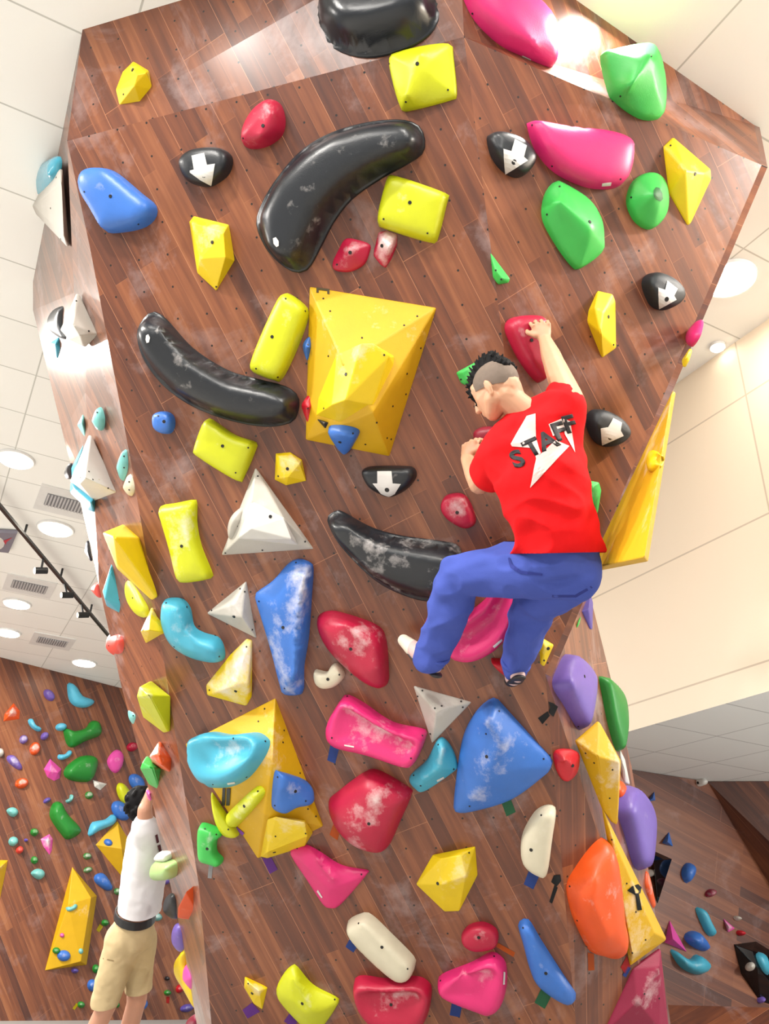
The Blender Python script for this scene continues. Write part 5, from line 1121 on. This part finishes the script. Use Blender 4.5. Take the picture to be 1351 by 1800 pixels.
# climbing shoes
SH1 = plain('pale pink shoe leather', (226, 190, 186), .5, chalk=0); SH2 = plain('black shoe rubber', (40, 36, 38), .5, chalk=0)
def shoe(he, to, up, c1, c2, par):
    d = (to - he).normalized(); m = he.lerp(to, .5)
    s, _ = blob('climbing_shoe', [[(he - d * .01 + up * .018, .036), (m + up * .006, .041)], [(m + up * .006, .041), (to, .027)], [(he + up * .05, .038), (he, .036)]], c1, .005, par, 3)
    blob('shoe_sole', [[(he - up * .024 - d * .02, ell(.03, .012, .03, d, up)), (m - up * .028, ell(.03, .010, .036, d, up))], [(m - up * .028, ell(.03, .010, .036, d, up)), (to - up * .018, ell(.02, .010, .024, d, up))]], c2, .004, s, 2)
    return s
SW = plain('cream shoe toe', (236, 226, 206), .45, chalk=0)
s1 = shoe(heL, tL, (aL - heL).normalized(), SH1, SH2, climber)
blob('toe_cap', [[(heL.lerp(tL, .72), .038), (tL + (tL - heL) * .06, .028)]], SW, .005, s1, 2)
s2 = shoe(heR, tR, (aR - heR).normalized(), SH1, SH2, climber)
blob('toe_cap', [[(heR.lerp(tR, .7), .037), (tR, .030)]], SH2, .005, s2, 2)

# ---- person on the ground at the left ---------------------------------------
D = 5.25
q = lambda x, y, d=0: at(x, y, D + d)
gp = bpy.data.objects.new('person', None); COL.objects.link(gp); gp.location = q(215, 1900)
tag(gp, 'person in white t-shirt and khaki shorts reaching up at the lower left', 'person')
la = [(RGT * 1 + UPV * -.15)] * 4
sh1, sh2 = q(256, 1462, -.14), q(268, 1466, .2)
ha1 = q(262, 1398, -.05)
el1 = q(254, 1424, -.17)
hp1, hp2 = q(222, 1640, -.06), q(248, 1642, .10)
kn1, kn2 = q(190, 1762, -.10), q(240, 1760, .05); an1, an2 = q(140, 1868, -.02), q(207, 1880, .1)
pts = [[(q(258, 1480), ell(.10, .16, .1, la[0], FWD)), (q(248, 1550), ell(.10, .14, .1, la[0], FWD))], [(q(248, 1550), ell(.10, .14, .1, la[0], FWD)), (q(238, 1625), ell(.105, .14, .1, la[0], FWD))],
       [(q(260, 1462), .075), (q(262, 1440), .055)], [(q(262, 1440), .055), (q(258, 1425), .07)],
       [(q(252, 1415), ell(.09, .075, .10, RGT, FWD)), (q(260, 1428), ell(.07, .06, .06, RGT, FWD))],
       [(q(268, 1412), .016), (q(272, 1420), .018)],
       [(sh1, .058), (el1, .042)], [(el1, .042), (ha1, .028)], [(sh2, .058), (q(285, 1424, .15), .042)], [(q(285, 1424, .15), .042), (q(280, 1390, .05), .027)],
       [(hp1, .09), (kn1, .06)], [(kn1, .058), (kn1.lerp(an1, .35), .057)], [(kn1.lerp(an1, .35), .057), (an1, .036)],
       [(hp2, .09), (kn2, .06)], [(kn2, .058), (kn2.lerp(an2, .35), .057)], [(kn2.lerp(an2, .35), .057), (an2, .036)]]
for kx, hh_, ac in ((ha1, q(261, 1386, .04), 1), (q(280, 1390, .05), q(282, 1379, .07), 1)):
    pts += hand(kx, hh_, (RGT * .5 - FWD * .8).normalized(), RGT, -UPV, -1)
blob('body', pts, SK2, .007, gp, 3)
hs = [[(q(247, 1410), ell(.092, .085, .10, RGT, FWD)), (q(244, 1424), ell(.07, .08, .07, RGT, FWD))]]
for i in range(60):
    a = random.uniform(0, math.tau); b = random.uniform(-.4, 1.4)
    n_ = (RGT * math.cos(a) * math.cos(b) + FWD * math.sin(a) * math.cos(b) + UPV * math.sin(b))
    if n_.dot(RGT) > .5: continue
    c_ = q(247, 1411) + n_ * .09; hs.append([(c_, .016), (c_ + n_ * .012 - UPV * .02, .006)])
blob('hair', hs, HAIR, .006, gp, 1)
WT = cloth('white cotton jersey', (236, 234, 238))
ws = [[(q(260, 1476), ell(.125, .18, .08, la[0], FWD)), (q(252, 1540), ell(.135, .17, .08, la[0], FWD))],
      [(q(252, 1540), ell(.135, .17, .08, la[0], FWD)), (q(246, 1592), ell(.130, .165, .06, la[0], FWD))], [(q(246, 1592), ell(.130, .165, .06, la[0], FWD)), (q(246, 1640), ell(.130, .165, .04, la[0], FWD))],
      [(q(258, 1475, -.08), .10), (q(256, 1455, -.15), .078)], [(q(256, 1458, -.15), .074), (q(255, 1448, -.16), .064)],
      [(q(266, 1475, .12), .09), (q(275, 1448, .18), .07)], [(q(250, 1448), .06), (q(258, 1470), .10)]]
wo, wbv2 = blob('t_shirt', ws, WT, .010, gp, 4, cuts=[(q(246, 1597), (-UPV - RGT * .12).normalized())], wrinkle=lambda p: .008 * noise.noise(V((p.x * 9, p.y * 9, p.z * 3))) + .003 * noise.noise(p * 22))
for pp in ([(272, 1468), (276, 1466), (279, 1480), (275, 1482)], [(276, 1486), (281, 1484), (284, 1497), (280, 1499)]): decal('shirt_print', pp, wbv2, cloth('dark red shirt print', (96, 52, 62)), wo, off=.003, cuts=1)
KH = cloth('khaki cotton', (206, 184, 142))
ks = [[(q(238, 1612), ell(.115, .15, .04, la[0], FWD)), (q(230, 1650), ell(.135, .165, .06, la[0], FWD))],
      [(q(218, 1650, -.06), .115), (q(190, 1742, -.09), .088)], [(q(245, 1650, .06), .11), (q(243, 1740, .05), .080)], [(q(190, 1742, -.09), .088), (q(184, 1762, -.09), .088)], [(q(243, 1740, .05), .08), (q(242, 1760, .05), .08)]]
kho, kbv = blob('shorts', ks, KH, .010, gp, 4, cuts=[(q(238, 1606), (UPV + RGT * .25).normalized()), (q(210, 1748), (-UPV + RGT * .03).normalized())], wrinkle=lambda p: .007 * noise.noise(p * 13) + .003 * noise.noise(p * 31))
blob('belt', [[(q(238, 1600), ell(.122, .158, .04, la[0], FWD)), (q(234, 1640), ell(.132, .165, .04, la[0], FWD))]], plain('black leather', (22, 22, 26), .45, chalk=0), .007, gp, 2,
     cuts=[(q(238, 1599), (UPV + RGT * .25).normalized()), (q(238, 1613), (-UPV - RGT * .25).normalized())])
wbv = None
decal('pocket_seam', [(181, 1684), (200, 1688), (200, 1690), (181, 1686)], kbv, cloth('khaki seam', (150, 128, 92)), kho, off=.002, cuts=1)
for a_, n_ in ((an1, 0), (an2, 1)):
    h0 = a_ - V((0, 0, .05)); t0_ = h0 + V((.12, .10, -.02)); blob('climbing_shoe', [[(h0, .04), (h0.lerp(t0_, .6), .04)], [(h0.lerp(t0_, .6), .04), (t0_, .028)], [(a_, .038), (h0, .04)]], SH2, .007, gp, 2)
